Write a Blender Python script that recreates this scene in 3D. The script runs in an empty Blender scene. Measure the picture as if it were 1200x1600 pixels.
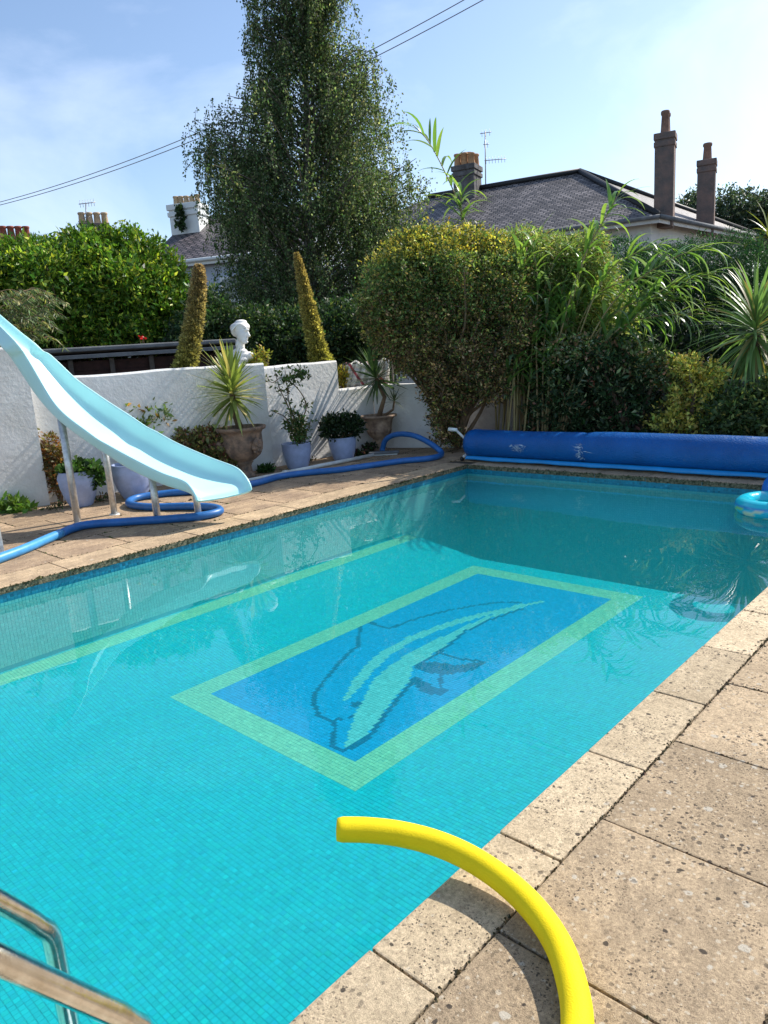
import bpy, bmesh, math, random
import numpy as np
from mathutils import Vector, Matrix
R = math.radians
scn = bpy.context.scene
COL = scn.collection
rng = np.random.default_rng(7)
random.seed(7)

# ------------------------------------------------------------------ camera
CAM = np.array([0.0, 0.0, 1.54])
FPX = 1133.26
PITCH, ROLL, YAW = 0.218734314, -0.0681537572, -0.760473658
def cam_matrix():
    cy, sy, cp, sp = math.cos(YAW), math.sin(YAW), math.cos(PITCH), math.sin(PITCH)
    fwd = np.array([sy*cp, cy*cp, -sp]); right = np.array([cy, -sy, 0.0]); up = np.cross(right, fwd)
    cr, sr = math.cos(ROLL), math.sin(ROLL)
    return np.array([cr*right+sr*up, cr*up-sr*right, fwd])
MC = cam_matrix()
cd = bpy.data.cameras.new('camera'); cam = bpy.data.objects.new('camera', cd); COL.objects.link(cam)
cd.sensor_fit = 'VERTICAL'; cd.sensor_height = 36; cd.lens = 36*FPX/1600; cd.clip_start = 0.05; cd.clip_end = 1000
mw = Matrix.Identity(4)
for i in range(3):
    mw[i][0] = MC[0][i]; mw[i][1] = MC[1][i]; mw[i][2] = -MC[2][i]; mw[i][3] = CAM[i]
cam.matrix_world = mw
scn.camera = cam

# ------------------------------------------------------------------ light
SUN_AZ, SUN_EL = R(16.7), R(42)
world = bpy.data.worlds.new('World'); scn.world = world; world.use_nodes = True
wn, wl = world.node_tree.nodes, world.node_tree.links
wn.clear()
sky = wn.new('ShaderNodeTexSky'); sky.sky_type = 'NISHITA'; sky.sun_disc = False
sky.sun_elevation = SUN_EL; sky.sun_rotation = SUN_AZ
sky.air_density = 1.0; sky.dust_density = 0.9; sky.ozone_density = 2.0; sky.altitude = 0
CLX = 2.9
tc = wn.new('ShaderNodeTexCoord')
mp = wn.new('ShaderNodeMapping'); mp.inputs['Scale'].default_value = (1.0, 1.0, 2.6); mp.inputs['Rotation'].default_value = (0.15, 0.2, 0.5); mp.inputs['Location'].default_value = (CLX, 0.3, 0.7)
nz = wn.new('ShaderNodeTexNoise'); nz.inputs['Scale'].default_value = 2.1; nz.inputs['Detail'].default_value = 9; nz.inputs['Roughness'].default_value = 0.56
nz.inputs['Distortion'].default_value = 0.5
cr = wn.new('ShaderNodeValToRGB'); cr.color_ramp.elements[0].position = 0.47; cr.color_ramp.elements[1].position = 0.85
cr.color_ramp.elements[0].color = (0, 0, 0, 1); cr.color_ramp.elements[1].color = (0.42, 0.42, 0.42, 1)
mx = wn.new('ShaderNodeMixRGB'); mx.inputs['Color2'].default_value = (7.6, 8.1, 9.4, 1)
bg = wn.new('ShaderNodeBackground'); bg.inputs['Strength'].default_value = 0.130
wo = wn.new('ShaderNodeOutputWorld')
wl.new(tc.outputs['Generated'], mp.inputs['Vector']); wl.new(mp.outputs[0], nz.inputs['Vector'])
wl.new(nz.outputs['Fac'], cr.inputs['Fac']); wl.new(cr.outputs['Color'], mx.inputs['Fac'])
wl.new(sky.outputs[0], mx.inputs['Color1']); wl.new(mx.outputs[0], bg.inputs['Color']); wl.new(bg.outputs[0], wo.inputs['Surface'])
sd = bpy.data.lights.new('sun', 'SUN'); sd.energy = 4.1; sd.angle = R(0.5); sd.color = (1.0, 0.94, 0.85)
sun = bpy.data.objects.new('sun', sd); COL.objects.link(sun)
sdir = Vector((math.sin(SUN_AZ)*math.cos(SUN_EL), math.cos(SUN_AZ)*math.cos(SUN_EL), math.sin(SUN_EL)))
sun.rotation_euler = sdir.to_track_quat('Z', 'Y').to_euler()
scn.view_settings.view_transform = 'Standard'; scn.view_settings.look = 'None'
scn.view_settings.exposure = 0.66; scn.view_settings.gamma = 1
scn.view_settings.use_curve_mapping = False
scn.render.engine = 'CYCLES'
scn.cycles.transparent_max_bounces = 16; scn.cycles.max_bounces = 8
scn.render.resolution_x = 768; scn.render.resolution_y = 1024

# ------------------------------------------------------------------ helpers
def ray(x, y): return MC.T @ np.array([(x-600)/FPX, -(y-800)/FPX, 1.0])
def at(x, y, d):
    r = ray(x, y); return CAM + r*(d/math.hypot(r[0], r[1]))
def onz(x, y, z=0.0):
    r = ray(x, y); return CAM + r*((z-CAM[2])/r[2])
def ony(x, y, Y):
    r = ray(x, y); return CAM + r*(Y/r[1])
def px2m(d): return d/FPX
RIGHT = np.array([math.cos(YAW), -math.sin(YAW), 0.0]); DEEP = np.array([math.sin(YAW), math.cos(YAW), 0.0]); UP = np.array([0, 0, 1.0])

def put(name, me, mats=None, parent=None, loc=None, rot=None):
    o = bpy.data.objects.new(name, me); COL.objects.link(o)
    if mats is not None and me is not None and len(me.materials) == 0:
        for m in (mats if isinstance(mats, (list, tuple)) else [mats]): me.materials.append(m)
    if parent is not None: o.parent = parent
    if loc is not None: o.location = loc
    if rot is not None: o.rotation_euler = rot
    return o
def tag(o, label=None, cat=None, group=None, kind=None):
    if label: o['label'] = label
    if cat: o['category'] = cat
    if group: o['group'] = group
    if kind: o['kind'] = kind
    return o
def thing(name, label, cat, loc=(0, 0, 0), group=None, rot=None):
    o = bpy.data.objects.new(name, None); COL.objects.link(o); o.location = [float(v) for v in loc]; o.empty_display_size = 0.1
    if rot: o.rotation_euler = rot
    return tag(o, label, cat, group)

class MB:
    def __init__(s): s.v = []; s.f = []; s.m = []; s.mi = 0
    def add(s, vs, fs):
        b = len(s.v); s.v += [tuple(float(c) for c in v) for v in vs]
        for f in fs: s.f.append([b+i for i in f]); s.m.append(s.mi)
    def box(s, c, d, rz=0.0, M=None):
        x, y, z = d[0]/2, d[1]/2, d[2]/2
        vs = [Vector((sx*x, sy*y, sz*z)) for sx in (-1, 1) for sy in (-1, 1) for sz in (-1, 1)]
        q = M if M is not None else Matrix.Rotation(rz, 3, 'Z')
        vs = [q @ v + Vector([float(k) for k in c]) for v in vs]
        s.add(vs, [(0, 1, 3, 2), (4, 6, 7, 5), (0, 4, 5, 1), (2, 3, 7, 6), (0, 2, 6, 4), (1, 5, 7, 3)])
    def tube(s, pts, r, n=8, cap=True):
        pts = [Vector([float(k) for k in p]) for p in pts]
        rs = list(r) if hasattr(r, '__len__') else [r]*len(pts)
        vs = []; prev = None
        for i, p in enumerate(pts):
            t = (pts[min(i+1, len(pts)-1)] - pts[max(i-1, 0)]).normalized()
            if prev is None:
                a = Vector((0, 0, 1)) if abs(t.z) < 0.9 else Vector((1, 0, 0)); u = t.cross(a).normalized()
            else:
                u = (prev - t*prev.dot(t)).normalized()
            prev = u; w = t.cross(u)
            for k in range(n):
                a = 2*math.pi*k/n; vs.append(p + (u*math.cos(a)+w*math.sin(a))*rs[i])
        fs = []
        for i in range(len(pts)-1):
            for k in range(n):
                fs.append((i*n+k, i*n+(k+1) % n, (i+1)*n+(k+1) % n, (i+1)*n+k))
        if cap:
            fs.append(tuple(range(n-1, -1, -1))); fs.append(tuple(range((len(pts)-1)*n, len(pts)*n)))
        s.add(vs, fs)
    def lathe(s, prof, c=(0, 0, 0), n=40, wob=None):
        vs = []
        for (r, z) in prof:
            for k in range(n):
                a = 2*math.pi*k/n; q = 1.0 if wob is None else wob(a, z)
                vs.append((c[0]+r*q*math.cos(a), c[1]+r*q*math.sin(a), c[2]+z))
        fs = []
        for i in range(len(prof)-1):
            for k in range(n): fs.append((i*n+k, i*n+(k+1) % n, (i+1)*n+(k+1) % n, (i+1)*n+k))
        s.add(vs, fs)
    def mesh(s, name, smooth=False):
        me = bpy.data.meshes.new(name); me.from_pydata(s.v, [], s.f); me.update()
        if any(s.m): me.polygons.foreach_set('material_index', s.m)
        if smooth: me.polygons.foreach_set('use_smooth', [True]*len(me.polygons))
        return me
    def build(s, name, mats, parent=None, smooth=False, loc=None, rot=None, bev=0.0):
        o = put(name, s.mesh(name, smooth), mats, parent, loc, rot)
        if bev > 0:
            b = o.modifiers.new('bevel', 'BEVEL'); b.width = bev; b.segments = 2; b.limit_method = 'ANGLE'
        return o

def smooth_path(pts, n=8):
    """Catmull-Rom through the points"""
    p = [np.array(q, float) for q in pts]; p = [2*p[0]-p[1]] + p + [2*p[-1]-p[-2]]
    out = []
    for i in range(1, len(p)-2):
        for k in range(n):
            t = k/n
            out.append(0.5*((2*p[i]) + (-p[i-1]+p[i+1])*t + (2*p[i-1]-5*p[i]+4*p[i+1]-p[i+2])*t*t + (-p[i-1]+3*p[i]-3*p[i+1]+p[i+2])*t**3))
    out.append(p[-2]); return out

def quads_mesh(name, V, cols=None, nper=4):
    """V: (n,4,3) quads"""
    n = V.shape[0]; me = bpy.data.meshes.new(name)
    me.vertices.add(n*4); me.vertices.foreach_set('co', V.reshape(-1).astype(np.float32))
    me.loops.add(n*4); me.loops.foreach_set('vertex_index', np.arange(n*4, dtype=np.int32))
    me.polygons.add(n); me.polygons.foreach_set('loop_start', np.arange(0, n*4, 4, dtype=np.int32))
    me.update(calc_edges=True)
    if cols is not None:
        a = me.attributes.new('col', 'FLOAT_COLOR', 'POINT')
        c4 = np.ones((n, 4, 4), np.float32); c4[:, :, :3] = cols[:, None, :]
        a.data.foreach_set('color', c4.reshape(-1))
    return me
def unit(a): return a/np.maximum(np.linalg.norm(a, axis=-1, keepdims=True), 1e-9)
def leaf_mesh(name, P, D, L, W, cols, fold=0.25, N=None):
    n = len(P); D = unit(D)
    S = unit(np.cross(D, rng.normal(size=(n, 3)))) if N is None else unit(np.cross(D, N))
    Nn = np.cross(S, D); L = np.broadcast_to(L, (n,))[:, None]; W = np.broadcast_to(W, (n,))[:, None]
    mid = P + D*L*0.45
    a = P; b = mid + S*W/2 + Nn*W*fold; c = P + D*L; d = mid - S*W/2 + Nn*W*fold
    return quads_mesh(name, np.stack([a, b, c, d], 1), cols)
def vary(base, n, hv=0.25, alt=None, altp=0.0, alt2=None, alt2p=0.0):
    base = np.array(base, float); c = np.repeat(base[None], n, 0)
    if alt is not None:
        m = rng.random(n) < altp; c[m] = np.array(alt)
    if alt2 is not None:
        m = rng.random(n) < alt2p; c[m] = np.array(alt2)
    c = c*np.exp(rng.normal(0, hv, (n, 1)))*np.exp(rng.normal(0, 0.08, (n, 3)))
    return np.clip(c, 0.002, 0.9)

# ------------------------------------------------------------------ materials
MATS = {}
def nodes_mat(name):
    m = bpy.data.materials.new(name); m.use_nodes = True; MATS[name] = m
    nt = m.node_tree; b = nt.nodes['Principled BSDF']; return m, nt, b
def N(nt, t, **kw):
    n = nt.nodes.new(t)
    for k, v in kw.items():
        if k in n.inputs: n.inputs[k].default_value = v
        else: setattr(n, k, v)
    return n
def mat(name, col, rough=0.6, metal=0.0, bump=0.0, bscale=40.0, var=0.0, vscale=6.0, spec=0.5, col2=None, coat=0.0, detail=6):
    m, nt, b = nodes_mat(name); L = nt.links
    b.inputs['Base Color'].default_value = (*col, 1); b.inputs['Roughness'].default_value = rough
    b.inputs['Metallic'].default_value = metal; b.inputs['Specular IOR Level'].default_value = spec
    b.inputs['Coat Weight'].default_value = coat
    g = N(nt, 'ShaderNodeNewGeometry')
    if var > 0 or col2 is not None:
        n = N(nt, 'ShaderNodeTexNoise', Scale=vscale, Detail=float(detail), Roughness=0.62); L.new(g.outputs['Position'], n.inputs['Vector'])
        r = N(nt, 'ShaderNodeValToRGB'); r.color_ramp.elements[0].position = 0.35; r.color_ramp.elements[1].position = 0.68
        c2 = col2 if col2 is not None else tuple(c*(1-var) for c in col)
        r.color_ramp.elements[0].color = (*c2, 1); r.color_ramp.elements[1].color = (*[min(1, c*(1+var*0.4)) for c in col], 1)
        L.new(n.outputs['Fac'], r.inputs['Fac']); L.new(r.outputs['Color'], b.inputs['Base Color'])
    if bump > 0:
        n2 = N(nt, 'ShaderNodeTexNoise', Scale=bscale, Detail=6.0, Roughness=0.6); L.new(g.outputs['Position'], n2.inputs['Vector'])
        bp = N(nt, 'ShaderNodeBump', Strength=1.0, Distance=bump); L.new(n2.outputs['Fac'], bp.inputs['Height']); L.new(bp.outputs['Normal'], b.inputs['Normal'])
    return m
def leafmat(name, trans=0.35, rough=0.5, spec=0.35, tboost=(1.5, 1.5, 0.8)):
    m, nt, b = nodes_mat(name); L = nt.links
    a = N(nt, 'ShaderNodeAttribute'); a.attribute_name = 'col'
    L.new(a.outputs['Color'], b.inputs['Base Color']); b.inputs['Roughness'].default_value = rough; b.inputs['Specular IOR Level'].default_value = spec
    t = N(nt, 'ShaderNodeBsdfTranslucent'); mu = N(nt, 'ShaderNodeMixRGB', blend_type='MULTIPLY', Fac=1.0)
    mu.inputs['Color2'].default_value = (*tboost, 1); L.new(a.outputs['Color'], mu.inputs['Color1']); L.new(mu.outputs[0], t.inputs['Color'])
    x = N(nt, 'ShaderNodeMixShader', Fac=trans); L.new(b.outputs[0], x.inputs[1]); L.new(t.outputs[0], x.inputs[2])
    L.new(x.outputs[0], nt.nodes['Material Output'].inputs['Surface']); return m
def attrmat(name, rough=0.3, spec=0.5, bump=0.0, bs=300.0):
    m, nt, b = nodes_mat(name); a = N(nt, 'ShaderNodeAttribute'); a.attribute_name = 'col'
    nt.links.new(a.outputs['Color'], b.inputs['Base Color']); b.inputs['Roughness'].default_value = rough; b.inputs['Specular IOR Level'].default_value = spec
    return m

def slab_material(name, base, base2, dark_amt, white_amt, fine=1.0, dark=(0.05, 0.042, 0.036), streak=False):
    """weathered concrete: sandy grain, pits, irregular dark and white lichen spots, per-slab tint"""
    m, nt, b = nodes_mat(name); L = nt.links
    g = N(nt, 'ShaderNodeNewGeometry'); oi = N(nt, 'ShaderNodeObjectInfo')
    pos = g.outputs['Position']
    # warp
    nw = N(nt, 'ShaderNodeTexNoise', Scale=38.0, Detail=3.0); L.new(pos, nw.inputs['Vector'])
    sub = N(nt, 'ShaderNodeVectorMath', operation='SUBTRACT'); sub.inputs[1].default_value = (0.5, 0.5, 0.5); L.new(nw.outputs['Color'], sub.inputs[0])
    scl = N(nt, 'ShaderNodeVectorMath', operation='SCALE'); scl.inputs['Scale'].default_value = 0.022; L.new(sub.outputs[0], scl.inputs[0])
    wp = N(nt, 'ShaderNodeVectorMath', operation='ADD'); L.new(pos, wp.inputs[0]); L.new(scl.outputs[0], wp.inputs[1])
    # base patches
    n1 = N(nt, 'ShaderNodeTexNoise', Scale=3.2, Detail=8.0, Roughness=0.65); L.new(pos, n1.inputs['Vector'])
    r1 = N(nt, 'ShaderNodeValToRGB'); r1.color_ramp.elements[0].position = 0.36; r1.color_ramp.elements[1].position = 0.62
    r1.color_ramp.elements[0].color = (*base2, 1); r1.color_ramp.elements[1].color = (*base, 1); L.new(n1.outputs['Fac'], r1.inputs['Fac'])
    col = r1.outputs['Color']
    def mul(col, fac_socket, lo, hi):
        mr = N(nt, 'ShaderNodeMapRange'); mr.inputs['To Min'].default_value = lo; mr.inputs['To Max'].default_value = hi; L.new(fac_socket, mr.inputs['Value'])
        x = N(nt, 'ShaderNodeVectorMath', operation='SCALE'); L.new(col, x.inputs[0]); L.new(mr.outputs[0], x.inputs['Scale']); return x.outputs[0]
    n2 = N(nt, 'ShaderNodeTexNoise', Scale=95.0, Detail=4.0, Roughness=0.75); L.new(pos, n2.inputs['Vector'])
    col = mul(col, n2.outputs['Fac'], 0.15, 1.9)
    n4 = N(nt, 'ShaderNodeTexNoise', Scale=26.0, Detail=5.0, Roughness=0.7); L.new(pos, n4.inputs['Vector'])
    col = mul(col, n4.outputs['Fac'], 0.45, 1.6)
    n3 = N(nt, 'ShaderNodeTexNoise', Scale=420.0*fine, Detail=2.0); L.new(pos, n3.inputs['Vector'])
    col = mul(col, n3.outputs['Fac'], 0.45, 1.55)
    col = mul(col, oi.outputs['Random'], 0.80, 1.12)
    if streak:
        sm = N(nt, 'ShaderNodeMapping'); sm.inputs['Rotation'].default_value = (0, 0, 0.3); sm.inputs['Scale'].default_value = (9, 1.8, 1); L.new(pos, sm.inputs['Vector'])
        sn = N(nt, 'ShaderNodeTexNoise', Scale=1.6, Detail=6.0, Roughness=0.7); L.new(sm.outputs[0], sn.inputs['Vector'])
        col = mul(col, sn.outputs['Fac'], 0.45, 1.5)
    def spots(col, scale, prob, rmin, rmax, c, vary_fac=1.0, patch=None):
        v = N(nt, 'ShaderNodeTexVoronoi', Scale=scale); v.inputs['Randomness'].default_value = 1.0; L.new(wp.outputs[0], v.inputs['Vector'])
        sp = N(nt, 'ShaderNodeSeparateColor'); L.new(v.outputs['Color'], sp.inputs[0])
        mr = N(nt, 'ShaderNodeMapRange'); mr.inputs['From Min'].default_value = 1-prob; mr.inputs['From Max'].default_value = 1.0
        mr.inputs['To Min'].default_value = rmin; mr.inputs['To Max'].default_value = rmax; L.new(sp.outputs[0], mr.inputs['Value'])
        gt = N(nt, 'ShaderNodeMath', operation='GREATER_THAN'); gt.inputs[1].default_value = 1-prob; L.new(sp.outputs[0], gt.inputs[0])
        rr = N(nt, 'ShaderNodeMath', operation='MULTIPLY'); L.new(mr.outputs[0], rr.inputs[0]); L.new(gt.outputs[0], rr.inputs[1])
        df = N(nt, 'ShaderNodeMath', operation='SUBTRACT'); L.new(rr.outputs[0], df.inputs[0]); L.new(v.outputs['Distance'], df.inputs[1])
        mk = N(nt, 'ShaderNodeMapRange'); mk.inputs['From Min'].default_value = -0.02; mk.inputs['From Max'].default_value = 0.05; mk.inputs['To Max'].default_value = vary_fac; L.new(df.outputs[0], mk.inputs['Value'])
        fac = mk.outputs[0]
        if patch:
            pn = N(nt, 'ShaderNodeTexNoise', Scale=patch, Detail=3.0); L.new(pos, pn.inputs['Vector'])
            pm = N(nt, 'ShaderNodeMapRange'); pm.inputs['From Min'].default_value = 0.42; pm.inputs['From Max'].default_value = 0.6; L.new(pn.outputs['Fac'], pm.inputs['Value'])
            mm = N(nt, 'ShaderNodeMath', operation='MULTIPLY'); L.new(fac, mm.inputs[0]); L.new(pm.outputs[0], mm.inputs[1]); fac = mm.outputs[0]
        x = N(nt, 'ShaderNodeMixRGB'); x.inputs['Color2'].default_value = (*c, 1); L.new(col, x.inputs['Color1']); L.new(fac, x.inputs['Fac'])
        return x.outputs[0]
    col = spots(col, 22.0, white_amt*0.5, 0.12, 0.34, (0.50, 0.46, 0.38), 0.75)
    col = spots(col, 60.0, white_amt*1.1, 0.15, 0.40, (0.54, 0.47, 0.36), 0.65)
    col = spots(col, 85.0, white_amt*1.1, 0.15, 0.42, (0.21, 0.15, 0.10), 0.6)
    col = spots(col, 30.0, dark_amt*0.55, 0.08, 0.28, dark, 0.9)
    col = spots(col, 48.0, min(.9, dark_amt*2.2), 0.12, 0.42, dark, 0.88, patch=3.2)
    col = spots(col, 110.0, min(.95, dark_amt*2.4), 0.15, 0.44, dark, 0.82, patch=5.0)
    L.new(col, b.inputs['Base Color']); b.inputs['Roughness'].default_value = 0.93; b.inputs['Specular IOR Level'].default_value = 0.15
    ad = N(nt, 'ShaderNodeMath', operation='ADD'); L.new(n2.outputs['Fac'], ad.inputs[0]); L.new(n3.outputs['Fac'], ad.inputs[1])
    bp = N(nt, 'ShaderNodeBump', Strength=0.7, Distance=0.004); L.new(ad.outputs[0], bp.inputs['Height']); L.new(bp.outputs['Normal'], b.inputs['Normal'])
    return m

M_slab = slab_material('weathered_slab', (0.48, 0.365, 0.235), (0.34, 0.26, 0.17), 0.30, 0.34)
M_cope = slab_material('sandy_coping', (0.58, 0.465, 0.31), (0.48, 0.38, 0.25), 0.30, 0.06)
M_slab_left = slab_material('brown_slab', (0.44, 0.315, 0.20), (0.28, 0.20, 0.135), 0.10, 0.12, streak=True)
M_cope_left = slab_material('pale_coping', (0.54, 0.40, 0.25), (0.38, 0.28, 0.18), 0.12, 0.05, streak=True)
M_mortar = mat('dark_mortar', (0.10, 0.085, 0.06), 0.95, bump=0.006, bscale=90, var=0.5, vscale=30)
M_moss = mat('mossy_edge', (0.30, 0.24, 0.15), 0.95, bump=0.02, bscale=70, col2=(0.018, 0.024, 0.008), vscale=38)
M_soil = mat('soil', (0.07, 0.048, 0.03), 0.95, bump=0.03, bscale=14, var=0.5, vscale=5)
M_grout = mat('grout', (0.006, 0.30, 0.34), 0.9)
M_tile = attrmat('glazed_tile', 0.35, 0.4)
M_white = mat('white_render', (0.80, 0.79, 0.77), 0.9, bump=0.010, bscale=18, col2=(0.66, 0.645, 0.61), vscale=2.2)
M_slide = mat('aqua_fibreglass', (0.50, 0.81, 0.81), 0.38, var=0.05, vscale=1.4, spec=0.5, coat=0.3)
M_steel = mat('steel', (0.66, 0.66, 0.64), 0.42, 0.7, bump=0.0006, bscale=120, var=0.3, vscale=18)
M_chrome = mat('worn_steel_tube', (0.84, 0.84, 0.82), 0.14, 1.0, col2=(0.62, 0.58, 0.52), vscale=26, bump=0.0004, bscale=160)
M_hose = mat('blue_hose', (0.02, 0.14, 0.42), 0.42, var=0.2, vscale=12)
M_hose2 = mat('light_blue_hose', (0.06, 0.30, 0.62), 0.42, var=0.2, vscale=12)
M_pole = mat('white_pole', (0.70, 0.70, 0.66), 0.4, var=0.2, vscale=9)
M_yellow = mat('yellow_foam', (0.90, 0.68, 0.003), 0.72, bump=0.0016, bscale=260, var=0.08, vscale=7, spec=0.3)
M_pot = mat('lavender_glaze', (0.33, 0.40, 0.60), 0.35, var=0.2, vscale=7, bump=0.001, bscale=40)
M_urn = mat('weathered_terracotta', (0.36, 0.23, 0.15), 0.9, bump=0.02, bscale=26, col2=(0.10, 0.075, 0.06), vscale=9)
M_urn2 = mat('pale_terracotta', (0.46, 0.33, 0.23), 0.9, bump=0.02, bscale=26, col2=(0.17, 0.11, 0.075), vscale=8)
M_bust = mat('white_plaster', (0.80, 0.79, 0.76), 0.7, bump=0.002, bscale=50, var=0.08, vscale=9)
M_bark = mat('brown_bark', (0.12, 0.085, 0.055), 0.9, bump=0.02, bscale=30, var=0.5, vscale=12)
M_birch = mat('birch_bark', (0.42, 0.40, 0.36), 0.85, bump=0.02, bscale=20, col2=(0.10, 0.09, 0.08), vscale=7)
M_darkbirch = mat('dark_birch_bark', (0.16, 0.135, 0.11), 0.9, var=.4, vscale=9)
M_twig = mat('dry_twig', (0.20, 0.13, 0.075), 0.9, var=0.4, vscale=10)
M_straw = mat('dry_straw', (0.34, 0.25, 0.14), 0.85, var=.45, vscale=9)
M_cane = mat('reed_cane', (0.30, 0.27, 0.10), 0.6, col2=(0.26, 0.17, 0.08), vscale=4)
M_leaf = leafmat('leaf'); M_matleaf = leafmat('matt_leaf', 0.4, 0.6, 0.2); M_glossleaf = leafmat('glossy_leaf', 0.34, 0.42, 0.35); M_sword = leafmat('sword_leaf', 0.3, 0.38, 0.5)
M_fencew = mat('stained_boards', (0.050, 0.020, 0.017), 0.8, bump=0.004, bscale=60, var=0.5, vscale=8)
M_felt = mat('grey_felt', (0.17, 0.18, 0.19), 0.85, bump=0.004, bscale=60, var=0.3, vscale=6)
M_greypost = mat('grey_post', (0.13, 0.11, 0.10), 0.85, var=0.4, vscale=9)
M_plastic_w = mat('white_plastic', (0.72, 0.74, 0.72), 0.4)
M_black = mat('black_rubber', (0.02, 0.02, 0.02), 0.6)
M_wire = mat('cable', (0.22, 0.22, 0.24), 0.7)
M_alu = mat('aerial_metal', (0.35, 0.34, 0.33), 0.5, 0.6)
M_brickred = mat('red_brick', (0.25, 0.10, 0.065), 0.9, bump=0.01, bscale=30, var=0.4, vscale=10)
M_rend_grey = mat('grey_render', (0.15, 0.145, 0.145), 0.92, bump=0.02, bscale=12, col2=(0.07, 0.062, 0.058), vscale=3.5)
M_rend_pink = mat('stained_render', (0.24, 0.155, 0.125), 0.92, bump=0.02, bscale=12, col2=(0.13, 0.11, 0.10), vscale=3.0)
M_potclay = mat('chimney_pot_clay', (0.46, 0.25, 0.12), 0.85, var=0.3, vscale=6)
M_potstack = mat('sooty_pot_clay', (0.26, 0.15, 0.105), 0.85, var=0.4, vscale=5)
M_potred = mat('chimney_pot_red', (0.28, 0.075, 0.045), 0.85, var=0.3, vscale=6)
M_potcream = mat('chimney_pot_cream', (0.50, 0.37, 0.22), 0.85, var=0.3, vscale=6)
M_cream = mat('cream_paint', (0.62, 0.60, 0.56), 0.8, var=0.12, vscale=3)
M_bluewall = mat('pale_blue_wall', (0.50, 0.56, 0.66), 0.85, var=0.12, vscale=3)
M_glass = mat('window_glass', (0.02, 0.03, 0.04), 0.06, spec=0.8)

def roof_material(name, c1, c2, sc):
    m, nt, b = nodes_mat(name); L = nt.links
    t = N(nt, 'ShaderNodeTexCoord'); mpn = N(nt, 'ShaderNodeMapping'); L.new(t.outputs['UV'], mpn.inputs['Vector'])
    br = N(nt, 'ShaderNodeTexBrick', Scale=sc); br.inputs['Mortar Size'].default_value = 0.035; br.inputs['Brick Width'].default_value = 0.32; br.inputs['Row Height'].default_value = 0.2
    br.inputs['Color1'].default_value = (*c1, 1); br.inputs['Color2'].default_value = (*c2, 1); br.inputs['Mortar'].default_value = (0.008, 0.008, 0.01, 1); br.inputs['Bias'].default_value = 0.1
    L.new(mpn.outputs[0], br.inputs['Vector'])
    n = N(nt, 'ShaderNodeTexNoise', Scale=1.1, Detail=8.0, Roughness=0.7); L.new(t.outputs['UV'], n.inputs['Vector'])
    mr = N(nt, 'ShaderNodeMapRange'); mr.inputs['From Min'].default_value = 0.32; mr.inputs['From Max'].default_value = 0.68; mr.inputs['To Min'].default_value = 0.35; mr.inputs['To Max'].default_value = 1.9; L.new(n.outputs['Fac'], mr.inputs['Value'])
    x = N(nt, 'ShaderNodeVectorMath', operation='SCALE'); L.new(br.outputs['Color'], x.inputs[0]); L.new(mr.outputs[0], x.inputs['Scale'])
    L.new(x.outputs[0], b.inputs['Base Color']); b.inputs['Roughness'].default_value = 0.55; b.inputs['Specular IOR Level'].default_value = 0.5
    bp = N(nt, 'ShaderNodeBump', Strength=0.8, Distance=0.03); L.new(br.outputs['Fac'], bp.inputs['Height']); bp.invert = True; L.new(bp.outputs['Normal'], b.inputs['Normal'])
    return m
M_slate = roof_material('slate_roof', (0.040, 0.036, 0.036), (0.20, 0.175, 0.165), 1.3)
M_slate2 = roof_material('brown_slate_roof', (0.060, 0.052, 0.056), (0.16, 0.13, 0.13), 1.3)

# ------------------------------------------------------------------ pool numbers
XR, XRO, XL, XLO, YF, YN = -1.195, -0.977, -5.701, -6.083, 7.634, 0.10
WZ = -0.10          # water level
def fz(x):          # pool floor height, shelving up towards the left wall
    x = np.asarray(x, float)
    return np.interp(x, [XL, -5.45, -4.62, XR], [-0.645, -0.665, -0.80, -0.80])
def fz2(x, y):      # the deep end falls away beyond the mosaic panel
    return fz(x)-np.clip(np.asarray(y, float)-6.35, 0, None)*0.75

# ------------------------------------------------------------------ ground, deck
def ring_sheet(name, outer, inner, z, m, kind, label, z2=None):
    x0, x1, y0, y1 = outer; a0, a1, b0, b1 = inner
    mb = MB()
    for (p, q, r, s) in ((x0, a0, y0, y1), (a1, x1, y0, y1), (a0, a1, y0, b0), (a0, a1, b1, y1)):
        mb.add([(p, r, z), (q, r, z), (q, s, z), (p, s, z)], [(0, 1, 2, 3)])
    o = mb.build(name, m); return tag(o, label, None, None, kind)
ring_sheet('ground', (-300, 300, -300, 300), (XL-.02, XR+.02, YN-.02, YF+.02), -0.06, M_soil, 'structure', 'bare dark soil of the garden around the pool')
deck = ring_sheet('pool_deck', (-9.3, 3.2, -1.6, 9.2), (XL-.012, XR+.012, YN-.012, YF+.012), -0.016, M_mortar, 'structure', 'paved deck around the swimming pool')

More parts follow.
